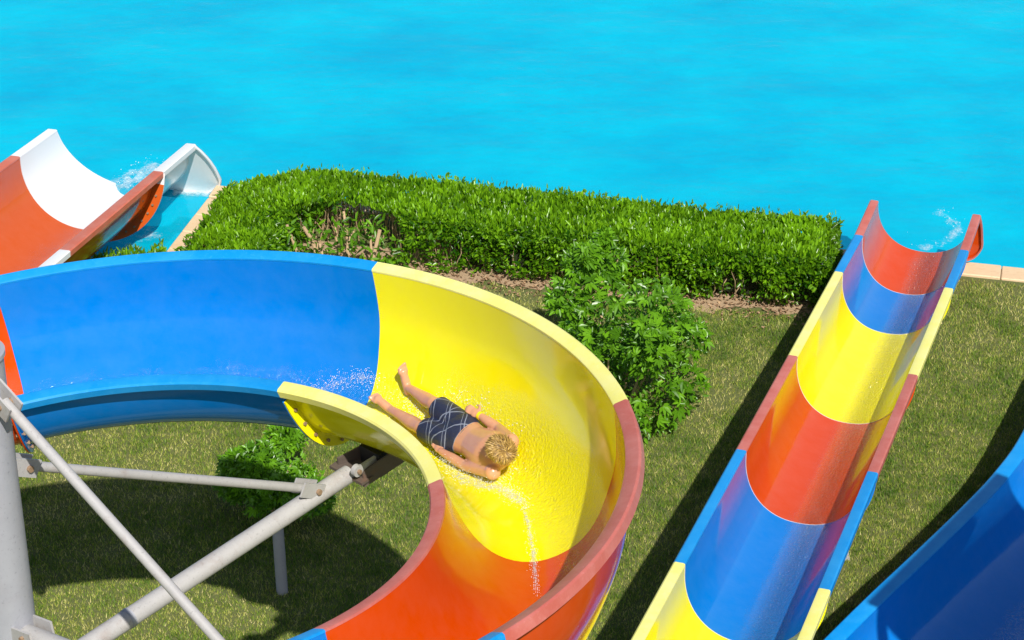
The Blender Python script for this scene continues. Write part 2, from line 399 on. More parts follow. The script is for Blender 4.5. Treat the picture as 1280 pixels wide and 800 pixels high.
# ------------------------------------------------------------------ ground, coping and pool
cornr = Vector((-3.80, 27.80, 0)); eR = Vector((math.cos(math.radians(12.5)), -math.sin(math.radians(12.5)), 0))   # pool edge direction
lg = Vector((-4.25 + 3.80, 26.2 - 27.80, 0)).normalized()
lowc = ground(196, 336); eL = (ground(40, 352) - lowc).normalized(); lg = (lowc - cornr).normalized()
farR = cornr + eR * 42; farL = lowc + eL * 36
WZ = -.16
k = N('lawn_soil'); p = k.geo()
c = k.mix(k.noise(1.1, 6, p), (.12, .13, .035), (.21, .19, .075)); c = k.mix(k.noise(30, 5, p, .7), c, (.06, .095, .018))
k.end(k.bsdf(c, .95, k.bump(k.noise(45, 5, p, .7), .6, .02)))
back = 46
P1 = farL + Vector((-eR.y, eR.x, 0)) * 0
far1, far2 = farL + Vector((.216, .976, 0)) * back, farR + Vector((.216, .976, 0)) * back
BIG = 900
V = [(-BIG, -BIG, 0), (BIG, -BIG, 0), (BIG, farR.y, 0), farR, cornr, lowc, farL, (-BIG, farL.y, 0), (BIG, BIG, 0), far2, far1, (-BIG, BIG, 0)]
F = [(0, 1, 2, 3, 4, 5, 6, 7), (2, 8, 9, 3), (8, 11, 10, 9), (11, 7, 6, 10)]
gm = mk('ground', V, F, MATS['lawn_soil']); tag(gm, kind='structure')
# basin
k = N('pool_paint'); p = k.geo(); a = k.noise(.35, 5, p, .6)
k.end(k.bsdf(k.mix(a, (.0, .54, .72), (.01, .62, .78)), .6))
rim_ = [farR, cornr, lowc, farL, far1, far2]; n6 = len(rim_)
V = [Vector((q.x, q.y, -.004)) for q in rim_] + [Vector((q.x, q.y, -1.25)) for q in rim_]
F = [(i, (i + 1) % n6, n6 + (i + 1) % n6, n6 + i) for i in range(n6)] + [tuple(range(n6, 2 * n6))]
tag(mk('pool_basin', V, F, MATS['pool_paint']), kind='structure')
k = N('pool_water'); p = k.geo()
w1 = k.noise(.9, 3, k.scaled(p, (.6, 1.2, 1)), .5); w2 = k.noise(4.0, 4, k.scaled(p, (.85, 1.1, 1)), .6); w3 = k.noise(.3, 2, p)
h = k.math('ADD', k.math('MULTIPLY', w1, 1.0), k.math('MULTIPLY', k.math('MULTIPLY', w2, .30), k.ramp(w3, [(.3, (.15, .15, .15)), (.7, (1, 1, 1))])))
nrm = k.bump(h, .5, .12)
turb = k.mix(k.ramp(k.noise(.5, 6, k.scaled(p, (.8, 1.2, 1)), .65), [(.3, (0, 0, 0)), (.7, (1, 1, 1))]), (.0, .43, .65), (.0, .66, .82))
tr = k.n('BsdfTransparent', i_Color=(.45, .9, 1, 1)).outputs[0]
df = k.n('BsdfDiffuse', i_Color=turb, i_Normal=nrm).outputs[0]
m1 = k.n('MixShader', i_0=.55, i_1=tr, i_2=df).outputs[0]
gl = k.n('BsdfGlossy', i_Color=(1, 1, 1, 1), i_Roughness=.06, i_Normal=nrm).outputs[0]
fr = k.n('Fresnel', i_IOR=1.33, i_Normal=nrm).outputs[0]
k.end(k.n('MixShader', i_0=k.math('MULTIPLY', fr, .8), i_1=m1, i_2=gl).outputs[0])
V = [Vector((q.x, q.y, WZ)) for q in rim_]
pw = tag(mk('pool_water', V, [tuple(range(n6))], MATS['pool_water']), kind='structure')
if pw.data.polygons[0].normal.z < 0: pw.data.flip_normals()
# coping: one slab after the other, each its own piece
k = N('coping_stone'); p = k.geo()
c = k.mix(k.noise(4, 7, p, .65), (.62, .42, .24), (.74, .58, .38)); c = k.mix(k.math('MULTIPLY', k.ramp(k.noise(14, 6, k.scaled(p, (1, 3, 1)), .7), [(.55, (0, 0, 0)), (.72, (1, 1, 1))]), .5), c, (.42, .22, .10))
k.end(k.bsdf(c, .7, k.bump(k.noise(60, 5, p), .25, .004)))
cop = empty('pool_coping', cornr); tag(cop, kind='structure')
def slab(p0, p1, inn, w=.32):
    u = (p1 - p0); L = u.length; u = u / L; q = (p0 + p1) / 2 + inn * (w / 2 - .03)
    V, F = box(q + Vector((0, 0, -.018 + rng.uniform(-.004, .004))), u * (L / 2 - .004), inn * (w / 2), (0, 0, .05))
    bm = bmesh.new(); vs_ = [bm.verts.new(x) for x in V]; [bm.faces.new([vs_[i] for i in f]) for f in F]
    bmesh.ops.recalc_face_normals(bm, faces=bm.faces); bmesh.ops.bevel(bm, geom=list(bm.edges), offset=.012, segments=1, affect='EDGES')
    me = bpy.data.meshes.new('slab'); bm.to_mesh(me); bm.free(); link('slab', me, MATS['coping_stone'], cop)
inR = Vector((-.216, -.976, 0)); inL = Vector((-lg.y, lg.x, 0)); inL = inL if inL.x > 0 else -inL
slab(cornr - eR * .05, cornr + eR * .5, inR)
for i in range(1, 26): slab(cornr + eR * (i * .5 + .0), cornr + eR * (i * .5 + .5), inR)
for i in range(4): slab(cornr + lg * (.34 + i * .47), cornr + lg * (.34 + i * .47 + .47), inL)

# ------------------------------------------------------------------ vegetation helpers
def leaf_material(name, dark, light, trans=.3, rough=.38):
    k = N(name); at = k.n('Attribute', attribute_name='tone').outputs['Fac']
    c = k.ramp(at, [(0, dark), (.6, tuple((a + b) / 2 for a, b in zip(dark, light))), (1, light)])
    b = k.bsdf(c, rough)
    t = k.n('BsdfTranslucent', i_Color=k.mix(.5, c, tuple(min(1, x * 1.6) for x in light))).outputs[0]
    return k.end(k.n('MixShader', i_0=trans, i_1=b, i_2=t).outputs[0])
def cloud(name, pos, axis, normal, length, width, tone, mat, parent=None, fold=.22, curl=.12, world=True):
    """many separate pointed leaves, each two folded quads"""
    n = len(pos); axis = axis / np.linalg.norm(axis, axis=1)[:, None]
    side = np.cross(normal, axis); side /= np.linalg.norm(side, axis=1)[:, None] + 1e-9; nor = np.cross(axis, side)
    L = length[:, None]; W = width[:, None]
    def pt(a, s, h): return pos + axis * L * a + side * W * s + nor * W * h
    V = np.stack([pt(0, 0, 0), pt(.3, .5, fold), pt(.68, .40, fold - curl), pt(1, 0, -curl * 2), pt(.68, -.40, fold - curl), pt(.3, -.5, fold)], 1).reshape(-1, 3)
    base = np.arange(n)[:, None] * 6
    F = np.concatenate([base + np.array([[0, 3, 2, 1]]), base + np.array([[0, 5, 4, 3]])], 1).reshape(-1, 4)
    me = bpy.data.meshes.new(name)
    me.vertices.add(len(V)); me.vertices.foreach_set('co', V.astype(np.float32).ravel())
    me.loops.add(F.size); me.loops.foreach_set('vertex_index', F.astype(np.int32).ravel())
    me.polygons.add(len(F)); me.polygons.foreach_set('loop_start', np.arange(len(F), dtype=np.int32) * 4); me.polygons.foreach_set('loop_total', np.full(len(F), 4, np.int32))
    me.update(calc_edges=True)
    at = me.attributes.new('tone', 'FLOAT', 'POINT'); at.data.foreach_set('value', np.repeat(tone, 6).astype(np.float32))
    return link(name, me, mat, parent)
def fbm(P, sc, oct=3):
    return np.array([mnoise.fractal(Vector(p) * sc, .6, 2.0, oct) for p in P])
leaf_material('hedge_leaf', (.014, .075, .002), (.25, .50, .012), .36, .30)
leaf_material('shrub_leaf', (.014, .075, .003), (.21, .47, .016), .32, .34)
leaf_material('litter', (.14, .07, .035), (.50, .33, .19), .05, .8)
k = N('bark'); p = k.geo(); k.end(k.bsdf(k.mix(k.noise(18, 6, p, .7), (.40, .26, .14), (.58, .42, .25)), .85, k.bump(k.noise(50, 4, p), .4, .006)))
k = N('core_shade_paint'); p = k.geo(); k.end(k.bsdf(k.mix(k.noise(14, 6, p, .7), (.012, .022, .005), (.035, .04, .012)), .95, k.bump(k.noise(30, 5, p, .7), 1, .05)))  # near-black colour standing for the shade deep inside the hedge

# ------------------------------------------------------------------ the hedge (an L along the two pool edges)
hedge = empty('hedge', (0, 25.9, 0), 'long clipped green hedge bordering the pool edge, one cut-back gap showing bare stems', 'hedge')
HH = .64
A0 = cornr + inR * .36 + inL * .30                 # outer corner of the L, just behind the coping
def seg_coords(n_, u0, u1, w):                     # u along, v depth from the water side
    return rng.uniform(u0, u1, n_), rng.uniform(0, w, n_)
LEN = 7.74; HW = 1.20; LLEN = 3.6
def sm(x): x = np.clip(x, 0, 1); return x * x * (3 - 2 * x)
def hedge_top(seg, u, v):
    if seg == 0: return HH * (.45 + .55 * sm(u / 1.25) * (.6 + .4 * sm(v / .5 + u / 1.5)))
    return HH * (.40 + .5 * sm(v / HW) * sm(1.2 - u / 5))
def to_world(seg, u, v, z):
    if seg == 0: return np.stack([A0.x + eR.x * u + inR.x * v, A0.y + eR.y * u + inR.y * v, z], 1)
    return np.stack([A0.x + lg.x * u + inL.x * v, A0.y + lg.y * u + inL.y * v, z], 1)
hole = np.array([-2.02, 25.75, .42])
pos, ax, nr, ln, wd, rd = [], [], [], [], [], []
def add_leaves(P, A, Nn, L0, L1, w, r):
    k_ = len(P); keep = np.ones(k_, bool)
    d = (P - hole) / np.array([.72, .55, .42]); keep &= (d ** 2).sum(1) + fbm(P, 2.5) * .5 > 1
    P, A, Nn = P[keep], A[keep], Nn[keep]; k_ = len(P)
    if not k_: return
    pos.append(P); ax.append(A); nr.append(Nn); L = rng.uniform(L0, L1, k_); ln.append(L); wd.append(L * w * rng.uniform(.8, 1.2, k_)); rd.append(np.clip(r[keep], 0, 1))
for seg, LE in ((0, LEN), (1, LLEN)):
    area = LE * HW
    # top
    n_ = int(area * 3000); u, v = seg_coords(n_, -.02, LE, HW)
    P = to_world(seg, u, v, np.zeros(n_)); hz = fbm(P, 1.6) * .06 + fbm(P + 9, 6) * .04
    edge = np.minimum(v, HW - v); edge = np.minimum(edge, (LE - u + .02) * .6); rd_ = np.clip(edge / .2, 0, 1)
    ht = hedge_top(seg, u, v); P[:, 2] = ht - .16 * (1 - rd_) ** 2 + hz - rng.exponential(.035, n_)
    A = rng.normal(0, .42, (n_, 3)); A[:, 2] = 1.0
    r = .58 + hz * 3.2 + rng.normal(0, .27, n_) - (ht - P[:, 2]) * 1.1  # leaves in dips and lower down coloured darker, painting the shade between tufts
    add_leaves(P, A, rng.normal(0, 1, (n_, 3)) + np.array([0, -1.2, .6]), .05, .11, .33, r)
    # sprigs standing proud
    n_ = int(area * 160); u, v = seg_coords(n_, 0, LE, HW); P = to_world(seg, u, v, hedge_top(seg, u, v) + rng.uniform(-.02, .06, n_))
    A = rng.normal(0, .25, (n_, 3)); A[:, 2] = 1; add_leaves(P, A, rng.normal(0, 1, (n_, 3)), .05, .09, .24, .6 + rng.normal(0, .2, n_))
    # long faces
    for side_, dens in ((1, 2900), (0, 1000)):
        n_ = int(LE * HH * dens); u = rng.uniform(0, LE, n_); z = rng.uniform(.02, HH, n_) ** .9
        out = np.array(inR if seg == 0 else inL) * (1 if side_ else -1)
        bul = .10 * np.sin(np.pi * np.clip(z / HH, 0, 1)) ** .6
        dep = rng.exponential(.05, n_)
        z = z * hedge_top(seg, u, np.full(n_, HW if side_ else 0.)) / HH; P = to_world(seg, u, np.full(n_, HW if side_ else 0.), z); ns = fbm(P, 2.2) * .17 + fbm(P + 5, 6) * .10
        P = P + out[None] * (bul - .06 + ns - dep)[:, None]
        A = rng.normal(0, .55, (n_, 3)) + out * .75; A[:, 2] += .35
        r = .36 + ns * 2.4 + rng.normal(0, .24, n_) - dep * 2.2  # side leaves coloured darker than the top, deepest ones darkest, as painted shade
        # thin patches low down, where stems show
        keep = rng.uniform(0, 1, n_) < np.clip(.35 + z / HH * 1.1 + ns * 3, 0.12, 1)
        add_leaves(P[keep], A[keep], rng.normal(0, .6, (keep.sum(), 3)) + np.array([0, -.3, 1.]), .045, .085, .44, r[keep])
    # end face
    n_ = int(HW * HH * 3200); v = rng.uniform(0, HW, n_); z = rng.uniform(.02, HH, n_); out = np.array(eR if seg == 0 else lg)
    P = to_world(seg, np.full(n_, LE), v, z) + out[None] * (fbm(to_world(seg, np.full(n_, LE), v, z), 3) * .1 - rng.exponential(.04, n_))[:, None]
    A = rng.normal(0, .5, (n_, 3)) + out * .7; A[:, 2] += .4
    add_leaves(P, A, rng.normal(0, .6, (n_, 3)) + np.array([0, -.3, 1.]), .035, .07, .4, .42 + rng.normal(0, .2, n_))
# interior fill so that no daylight shows under the shell
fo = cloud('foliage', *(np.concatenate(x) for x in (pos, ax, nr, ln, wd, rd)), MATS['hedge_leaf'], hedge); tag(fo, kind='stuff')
def twig(p0, p1, r0, r1, bendv=None, seg=7, n_=4):
    p0, p1 = Vector(p0), Vector(p1); L = (p1 - p0).length; b = bendv or Vector(rng.normal(0, .09 * L, 3)); pts = [p0.lerp(p1, i / n_) + b * math.sin(math.pi * i / n_) for i in range(n_ + 1)]
    V, F = [], []
    for i, q in enumerate(pts):
        d = (pts[min(i + 1, n_)] - pts[max(i - 1, 0)]).normalized(); a = d.orthogonal().normalized(); c_ = d.cross(a); r = r0 + (r1 - r0) * i / n_
        V += [q + (a * math.cos(2 * math.pi * j / seg) + c_ * math.sin(2 * math.pi * j / seg)) * r for j in range(seg)]
    for i in range(n_):
        for j in range(seg): jj = (j + 1) % seg; F.append((i * seg + j, i * seg + jj, (i + 1) * seg + jj, (i + 1) * seg + j))
    F += [tuple(range(seg))[::-1], tuple(range(n_ * seg, (n_ + 1) * seg))]
    return V, F
# dense inner twigs, then dark boxes that paint the shade within the hedge
tw = []
for i in range(1500):
    seg = 0 if rng.uniform() < .66 else 1; LE = (LEN, LLEN)[seg]
    u = rng.uniform(.05, LE - .05); v = rng.uniform(.08, HW - .06); b = to_world(seg, np.array([u]), np.array([v]), np.array([0.]))[0]
    if abs((b[0] - hole[0]) / .6) < 1 and abs((b[1] - hole[1]) / .5) < 1: continue
    t = b + np.array([rng.normal(0, .09), rng.normal(0, .09), rng.uniform(.6, .9) * hedge_top(seg, u, v)])
    tw.append(twig(b, t, .009, .004, seg=3, n_=2))
V, F = join(*tw); br = mk('branches', V, F, MATS['bark'], hedge); tag(br, kind='stuff')
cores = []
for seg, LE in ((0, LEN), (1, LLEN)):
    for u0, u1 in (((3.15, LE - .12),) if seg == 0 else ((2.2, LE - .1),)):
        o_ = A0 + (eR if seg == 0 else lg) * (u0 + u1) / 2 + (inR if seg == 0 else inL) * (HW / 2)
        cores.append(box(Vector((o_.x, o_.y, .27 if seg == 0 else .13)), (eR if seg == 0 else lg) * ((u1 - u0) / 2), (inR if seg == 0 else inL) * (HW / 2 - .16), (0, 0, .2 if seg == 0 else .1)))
co = mk('shade_core', *join(*cores), MATS['core_shade_paint'], hedge); tag(co, kind='stuff')
# cut stems in the gap
for (u, v, u2, v2, r) in ((378, 322, 362, 275, .014), (392, 316, 380, 280, .018), (394, 300, 391, 290, .012), (446, 324, 443, 285, .016), (456, 324, 476, 282, .018), (434, 300, 430, 262, .013), (420, 285, 418, 265, .012), (470, 322, 462, 296, .011), (404, 325, 398, 300, .013)):
    g = ground(u, v, .12); t = ground(u2, v2, .5); t = Vector((t.x, g.y + .08 + rng.uniform(-.05, .05), 0)); zz = .12 + (v - v2) / 112. / .86
    V, F = twig((g.x + .02, g.y - .12, -.02), (t.x, t.y - .12, zz), r * 1.5, r * 1.3, seg=8); mk('stem', V, F, MATS['bark'], hedge, 40)
n_ = 420
P = hole + rng.normal(0, 1, (n_, 3)) * np.array([.5, .38, .2]); P[:, 2] = np.clip(P[:, 2] - .06, .05, .58)
A = rng.normal(0, .6, (n_, 3)); A[:, 2] += .4
tag(cloud('foliage', P, A, rng.normal(0, .6, (n_, 3)) + np.array([0, -.3, 1]), rng.uniform(.08, .16, n_), rng.uniform(.026, .045, n_), np.clip(.5 + rng.normal(0, .25, n_), 0, 1), MATS['shrub_leaf'], hedge), kind='stuff')

# low planting along the inlet edge
lowp = empty('low_hedge', (lowc.x - .9, lowc.y - .5, 0), 'low strip of green planting at the inlet edge under the orange slide', 'hedge')
n_ = 3800; u = rng.uniform(-.1, 1.12, n_); v = rng.uniform(.05, 1.0, n_); iP = Vector((-eL.y, eL.x, 0))
P = np.stack([lowc.x + eL.x * u + iP.x * v, lowc.y + eL.y * u + iP.y * v, np.zeros(n_)], 1); hz = .33 + fbm(P, 3) * .10; P[:, 2] = hz * rng.uniform(.15, 1.0, n_) ** .5
A = rng.normal(0, .45, (n_, 3)); A[:, 2] = 1
tag(cloud('foliage', P, A, rng.normal(0, 1, (n_, 3)) + np.array([0, -1.2, .6]), rng.uniform(.05, .1, n_), rng.uniform(.015, .032, n_), np.clip(.55 + rng.normal(0, .25, n_), 0, 1), MATS['hedge_leaf'], lowp), kind='stuff')

# ------------------------------------------------------------------ shrubs
def leaf_obj_mesh(seed):
    r = np.random.default_rng(seed); V = []; F = []
    for j in range(5):                                    # a compound leaf: five leaflets on a short stalk
        a = (j - 2) * .62; L = 1 - abs(j - 2) * .14; d = np.array([math.cos(a), math.sin(a), 0]); s = np.array([-d[1], d[0], 0]); b = len(V); z = r.uniform(-.05, .1)
        for t, w in ((.05, 0), (.35, .17), (.70, .13), (1, 0), (.70, -.13), (.35, -.17)):
            V.append(d * t * L + s * w * L + np.array([0, 0, abs(w) * .45 - .22 * t * t + z * t]))
        F += [(b, b + 3, b + 2, b + 1), (b, b + 5, b + 4, b + 3)]
    me = bpy.data.meshes.new('leaf'); me.from_pydata([tuple(v) for v in V], [], F)
    at = me.attributes.new('tone', 'FLOAT', 'POINT'); at.data.foreach_set('value', np.full(len(V), .35 + .1 * (seed % 6), np.float32))
    me.materials.append(MATS['shrub_leaf']); return me
LEAVES = [leaf_obj_mesh(s) for s in range(6)]
def shrub(centre, rad, h, n_small, n_big, label, leaf=(.09, .15), lumps=9, stems=(), extra=()):
    cx, cy = centre; root = empty('shrub', (cx, cy, 0), label, 'shrub')
    L = [(np.array([cx + rng.normal(0, .42) * rad[0], cy + rng.normal(0, .42) * rad[1], rng.uniform(.3, .8) * h]), rng.uniform(.22, .5)) for _ in range(lumps)]
    L.append((np.array([cx, cy, h * .45]), .72))
    L += [(np.array(c_), s_) for c_, s_ in extra]
    def sample(n_, shell):
        out = []; dirs = []
        for i in range(n_):
            c0, s = L[rng.integers(len(L))]; d = rng.normal(0, 1, 3); d /= np.linalg.norm(d)
            rr = s * (1 - rng.exponential(.10 if shell else .28)); p_ = c0 + d * rr * np.array([rad[0], rad[1], h * .55])
            if p_[2] < .03: p_[2] = rng.uniform(.03, .15)
            out.append(p_); dirs.append(d)
        return np.array(out), np.array(dirs)
    P, D = sample(n_small, False)
    A = D + rng.normal(0, .6, P.shape); A[:, 2] += .1
    ln_ = rng.uniform(leaf[0] * .5, leaf[1] * .62, n_small)
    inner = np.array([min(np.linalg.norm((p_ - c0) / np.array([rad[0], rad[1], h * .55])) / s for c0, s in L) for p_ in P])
    tag(cloud('foliage', P, A, rng.normal(0, .5, P.shape) + np.array([0, -.4, 1]), ln_, ln_ * rng.uniform(.34, .5, n_small), np.clip(.12 + .5 * inner + rng.normal(0, .2, n_small), 0, 1), MATS['shrub_leaf'], root), kind='stuff')  # leaves deeper inside coloured darker, the shade within the shrub painted in
    # the largest leaves, facing the open side, each a piece of its own
    if n_big:
        P, D = sample(n_big * 5, True); inner = np.array([min(np.linalg.norm((p_ - c0) / np.array([rad[0], rad[1], h * .55])) / s for c0, s in L) for p_ in P])
        sc = inner + .25 * (D @ np.array([.1, -.75, .65])); idx = np.argsort(-sc)[:n_big]
        for i in idx:
            o = bpy.data.objects.new('leaf', LEAVES[rng.integers(6)]); C.objects.link(o); o.parent = root
            o.location = Vector(P[i]) - Vector((cx, cy, 0)); nrm_ = Vector(D[i]) * .6 + Vector((0, -.35, .8)) + Vector(rng.normal(0, .3, 3))
            q = nrm_.to_track_quat('Z', 'Y') @ Matrix.Rotation(rng.uniform(0, 6.28), 4, 'Z').to_quaternion()
            o.rotation_mode = 'QUATERNION'; o.rotation_quaternion = q; s_ = rng.uniform(*leaf); o.scale = (s_, s_, s_)
    for i in range(7):
        a = rng.uniform(0, 6.28); V, F = twig((cx + math.cos(a) * .1, cy + math.sin(a) * .1, -.03), (cx + math.cos(a) * rad[0] * .45, cy + math.sin(a) * rad[1] * .45, h * rng.uniform(.45, .65)), .02, .008)
        mk('stem', V, F, MATS['bark'], root, 40)
    for b, t, r in stems:
        V, F = twig(b, t, r, r * .85, seg=8); mk('stem', V, F, MATS['bark'], root, 40)
    return root
def stem_at(u, v0, v1, y, r):
    """cut stem seen between two heights of a pixel column, standing at distance y"""
    def zat(v): b = (v - 400) / FPX; d = (math.cos(PITCH) - b * math.sin(PITCH), -math.sin(PITCH) - b * math.cos(PITCH)); return CAM_H + y / d[0] * d[1]
    x = (u - 640) / FPX * (y / math.cos(PITCH) * .985 + 2.2); P = ground(u, v0, zat(v0)); Q = ground(u + 2, v1, zat(v1))
    return (P.x, y, P.z), (Q.x, y, Q.z), r
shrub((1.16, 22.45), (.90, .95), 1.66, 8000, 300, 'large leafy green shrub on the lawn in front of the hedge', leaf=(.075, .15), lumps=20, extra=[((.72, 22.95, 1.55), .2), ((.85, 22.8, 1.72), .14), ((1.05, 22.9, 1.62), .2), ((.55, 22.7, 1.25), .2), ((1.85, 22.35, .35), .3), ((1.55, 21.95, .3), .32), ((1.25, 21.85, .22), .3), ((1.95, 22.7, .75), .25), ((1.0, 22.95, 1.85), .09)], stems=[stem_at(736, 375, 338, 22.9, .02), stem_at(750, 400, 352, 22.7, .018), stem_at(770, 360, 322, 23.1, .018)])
shrub((-2.36, 20.30), (.64, .55), .86, 8000, 200, 'small dark green shrub growing in shade below the curving slide', leaf=(.07, .12))

# ------------------------------------------------------------------ grass, litter
k = N('grass_blade'); at = k.n('Attribute', attribute_name='tone').outputs['Fac']
c = k.ramp(at, [(0, (.06, .155, .008)), (.40, (.20, .31, .026)), (.66, (.44, .46, .085)), (1, (.74, .65, .28))])
b = k.bsdf(c, .6); t = k.n('BsdfTranslucent', i_Color=c).outputs[0]
k.end(k.n('MixShader', i_0=.25, i_1=b, i_2=t).outputs[0])
def clump(x, y, cell, seed):
    """value noise on a lattice: clumps of about one cell"""
    g = np.random.default_rng(seed).normal(0, 1, (256, 256)); u, v = x / cell, y / cell; i, j = np.floor(u).astype(int), np.floor(v).astype(int); a, b = u - i, v - j; a = a * a * (3 - 2 * a); b = b * b * (3 - 2 * b); i %= 256; j %= 256; i2, j2 = (i + 1) % 256, (j + 1) % 256
    return (g[i, j] * (1 - a) + g[i2, j] * a) * (1 - b) + (g[i, j2] * (1 - a) + g[i2, j2] * a) * b
def lowfreq(x, y, seed, sc):
    r = np.random.default_rng(seed); o = 0
    for i in range(10):
        a = r.uniform(0, 6.28); f = sc * r.uniform(.5, 2.4); o = o + np.sin((x * math.cos(a) + y * math.sin(a)) * f + r.uniform(0, 6.28))
    return o / 10 ** .5
NB = 760000
x = rng.uniform(-6.6, 8.2, NB); y = rng.uniform(16.0, 26.3, NB)
# keep the lawn side of the pool edge and of the hedge
fr_hedge = (np.stack([x, y], 1) - np.array([A0.x, A0.y])) @ np.array([inR.x, inR.y]) > HW + .17 + lowfreq(x, y, 3, 6) * .06
right = ((np.stack([x, y], 1) - np.array([cornr.x, cornr.y])) @ np.array([eR.x, eR.y]) > LEN + .5) & ((np.stack([x, y], 1) - np.array([cornr.x, cornr.y])) @ np.array([inR.x, inR.y]) > .38)
left = ((np.stack([x, y], 1) - np.array([cornr.x, cornr.y])) @ np.array([inL.x, inL.y]) > .45) | ((np.stack([x, y], 1) - np.array([lowc.x, lowc.y])) @ np.array([-eL.y, eL.x]) > .1)
keep = (fr_hedge | right) & left
x, y = x[keep], y[keep]; n_ = len(x)
patch = lowfreq(x, y, 11, 1.3) * .5 + lowfreq(x, y, 12, 4.2) * .35 + clump(x, y, .22, 21) * .35 + clump(x, y, .075, 22) * .45
near_hedge = np.clip(1 - ((np.stack([x, y], 1) - np.array([A0.x, A0.y])) @ np.array([inR.x, inR.y]) - HW) / 1.0, 0, 1)
keep = rng.uniform(0, 1, n_) < np.clip(.95 + patch * .32 - near_hedge * .35, .22, 1); x, y, patch, near_hedge = x[keep], y[keep], patch[keep], near_hedge[keep]; n_ = len(x)
dry = np.clip(.42 - patch * .23 + near_hedge * .20 + rng.normal(0, .22, n_), 0, 1)
hgt = rng.uniform(.02, .052, n_) * (1 + patch * .15); az_ = rng.uniform(0, 6.28, n_); lean = rng.uniform(.1, .9, n_) * hgt
w_ = rng.uniform(.0028, .0058, n_); d2 = np.stack([np.cos(az_), np.sin(az_)], 1); la = rng.uniform(0, 6.28, n_)
B = np.stack([x, y, np.zeros(n_)], 1); S = np.stack([d2[:, 0] * w_, d2[:, 1] * w_, 0 * w_], 1)
T = B + np.stack([np.cos(la) * lean, np.sin(la) * lean, hgt], 1)
V = np.stack([B - S, B + S, T], 1).reshape(-1, 3)
me = bpy.data.meshes.new('grass'); me.vertices.add(len(V)); me.vertices.foreach_set('co', V.astype(np.float32).ravel())
me.loops.add(len(V)); me.loops.foreach_set('vertex_index', np.arange(len(V), dtype=np.int32)); me.polygons.add(n_)
me.polygons.foreach_set('loop_start', np.arange(n_, dtype=np.int32) * 3); me.polygons.foreach_set('loop_total', np.full(n_, 3, np.int32)); me.update(calc_edges=True)
at = me.attributes.new('tone', 'FLOAT', 'POINT'); at.data.foreach_set('value', np.repeat(dry, 3).astype(np.float32))
tag(link('grass', me, MATS['grass_blade']), 'short dry patchy lawn grass covering the ground', 'grass', kind='stuff')
# bare soil strip with fallen leaves along the hedge foot
k = N('mulch'); p = k.geo(); k.end(k.bsdf(k.mix(k.noise(12, 6, p, .7), (.34, .22, .13), (.52, .38, .24)), .95, k.bump(k.noise(50, 5, p, .75), .8, .02)))
a0 = A0 + inR * (HW - .45); V = []; 
for i in range(61):
    u = i / 60 * (LEN + .1); wv = .44 + .09 * math.sin(u * 2.3) + .08 * math.sin(u * 6.1 + 1) + .05 * math.sin(u * 15)
    q0 = a0 + eR * u; q1 = q0 + inR * (wv + .12); V += [(q0.x, q0.y, .006), (q1.x, q1.y, .006)]
tag(mk('bare_soil', V, [(2 * i, 2 * i + 1, 2 * i + 3, 2 * i + 2) for i in range(60)], MATS['mulch']), kind='structure')
n_ = 1700; u = rng.uniform(0, LEN, n_); v = HW + rng.normal(.08, .16, n_); P = np.stack([A0.x + eR.x * u + inR.x * v, A0.y + eR.y * u + inR.y * v, rng.uniform(.012, .035, n_)], 1)
A = rng.normal(0, 1, (n_, 3)); A[:, 2] *= .25
tag(cloud('leaf_litter', P, A, rng.normal(0, .3, (n_, 3)) + np.array([0, 0, 1]), rng.uniform(.03, .07, n_), rng.uniform(.014, .03, n_), rng.uniform(0, 1, n_), MATS['litter']), 'brown fallen leaves scattered along the hedge foot', 'leaf litter', kind='stuff')

# ------------------------------------------------------------------ water running down the slides
k = N('water_film'); p = k.geo(); at = k.n('Attribute', attribute_name='wet').outputs['Fac']
n1 = k.noise(38, 3, p, .65); n2 = k.noise(2.5, 4, p, .6)
nrm = k.bump(n1, 1, .03)
mask = k.ramp(k.math('ADD', k.math('MULTIPLY', at, 1.25), k.math('MULTIPLY', k.math('SUBTRACT', n2, .5), 1.1)), [(.40, (0, 0, 0)), (.75, (1, 1, 1))])
gl = k.n('BsdfGlossy', i_Color=(1, 1, 1, 1), i_Roughness=.16, i_Normal=nrm).outputs[0]
tr = k.n('BsdfTransparent', i_Color=(1, 1, 1, 1)).outputs[0]
wet = k.n('MixShader', i_0=k.math('MULTIPLY', k.ramp(n1, [(.42, (0, 0, 0)), (.62, (1, 1, 1))]), .13), i_1=tr, i_2=gl).outputs[0]
k.end(k.n('MixShader', i_0=mask, i_1=tr, i_2=wet).outputs[0])
def film(path, prof, t0, t1, nt, ns, wetf, label, off=.007):
    pin = offset2(resample(prof, ns), -off); ts = np.linspace(t0, t1, nt); c, e, n, _ = path(ts)
    V, F = sweep((c, e, n), pin, closed=False); o = mk('water_film', V, F, MATS['water_film'])
    T = np.repeat(np.linspace(0, 1, nt), ns); S = np.tile(np.linspace(0, 1, ns), nt)
    a = o.data.attributes.new('wet', 'FLOAT', 'POINT'); a.data.foreach_set('value', wetf(T, S).astype(np.float32))
    o.data.shade_smooth(); return tag(o, label, 'water', kind='stuff')
film(helix, HPROF, -.66, 2.5, 120, 60, lambda T, S: wet_curve(-.66 + 3.16 * T, S), 'thin sparkling water running down the curving slide')
film(sline, SP, -1.05, 11.3, 60, 60, lambda T, S: wet_straight(T, S), 'thin sparkling water running down the straight slide')
film(lline, LPR, .02, 6.8, 30, 60, lambda T, S: bell(S, .50, .12) * .75, 'thin water running down the wide orange slide')
film(bline, BPR, .05, BLEN - .05, 40, 60, lambda T, S: bell(S, .50, .12) * .8, 'thin water running down the wide blue slide')

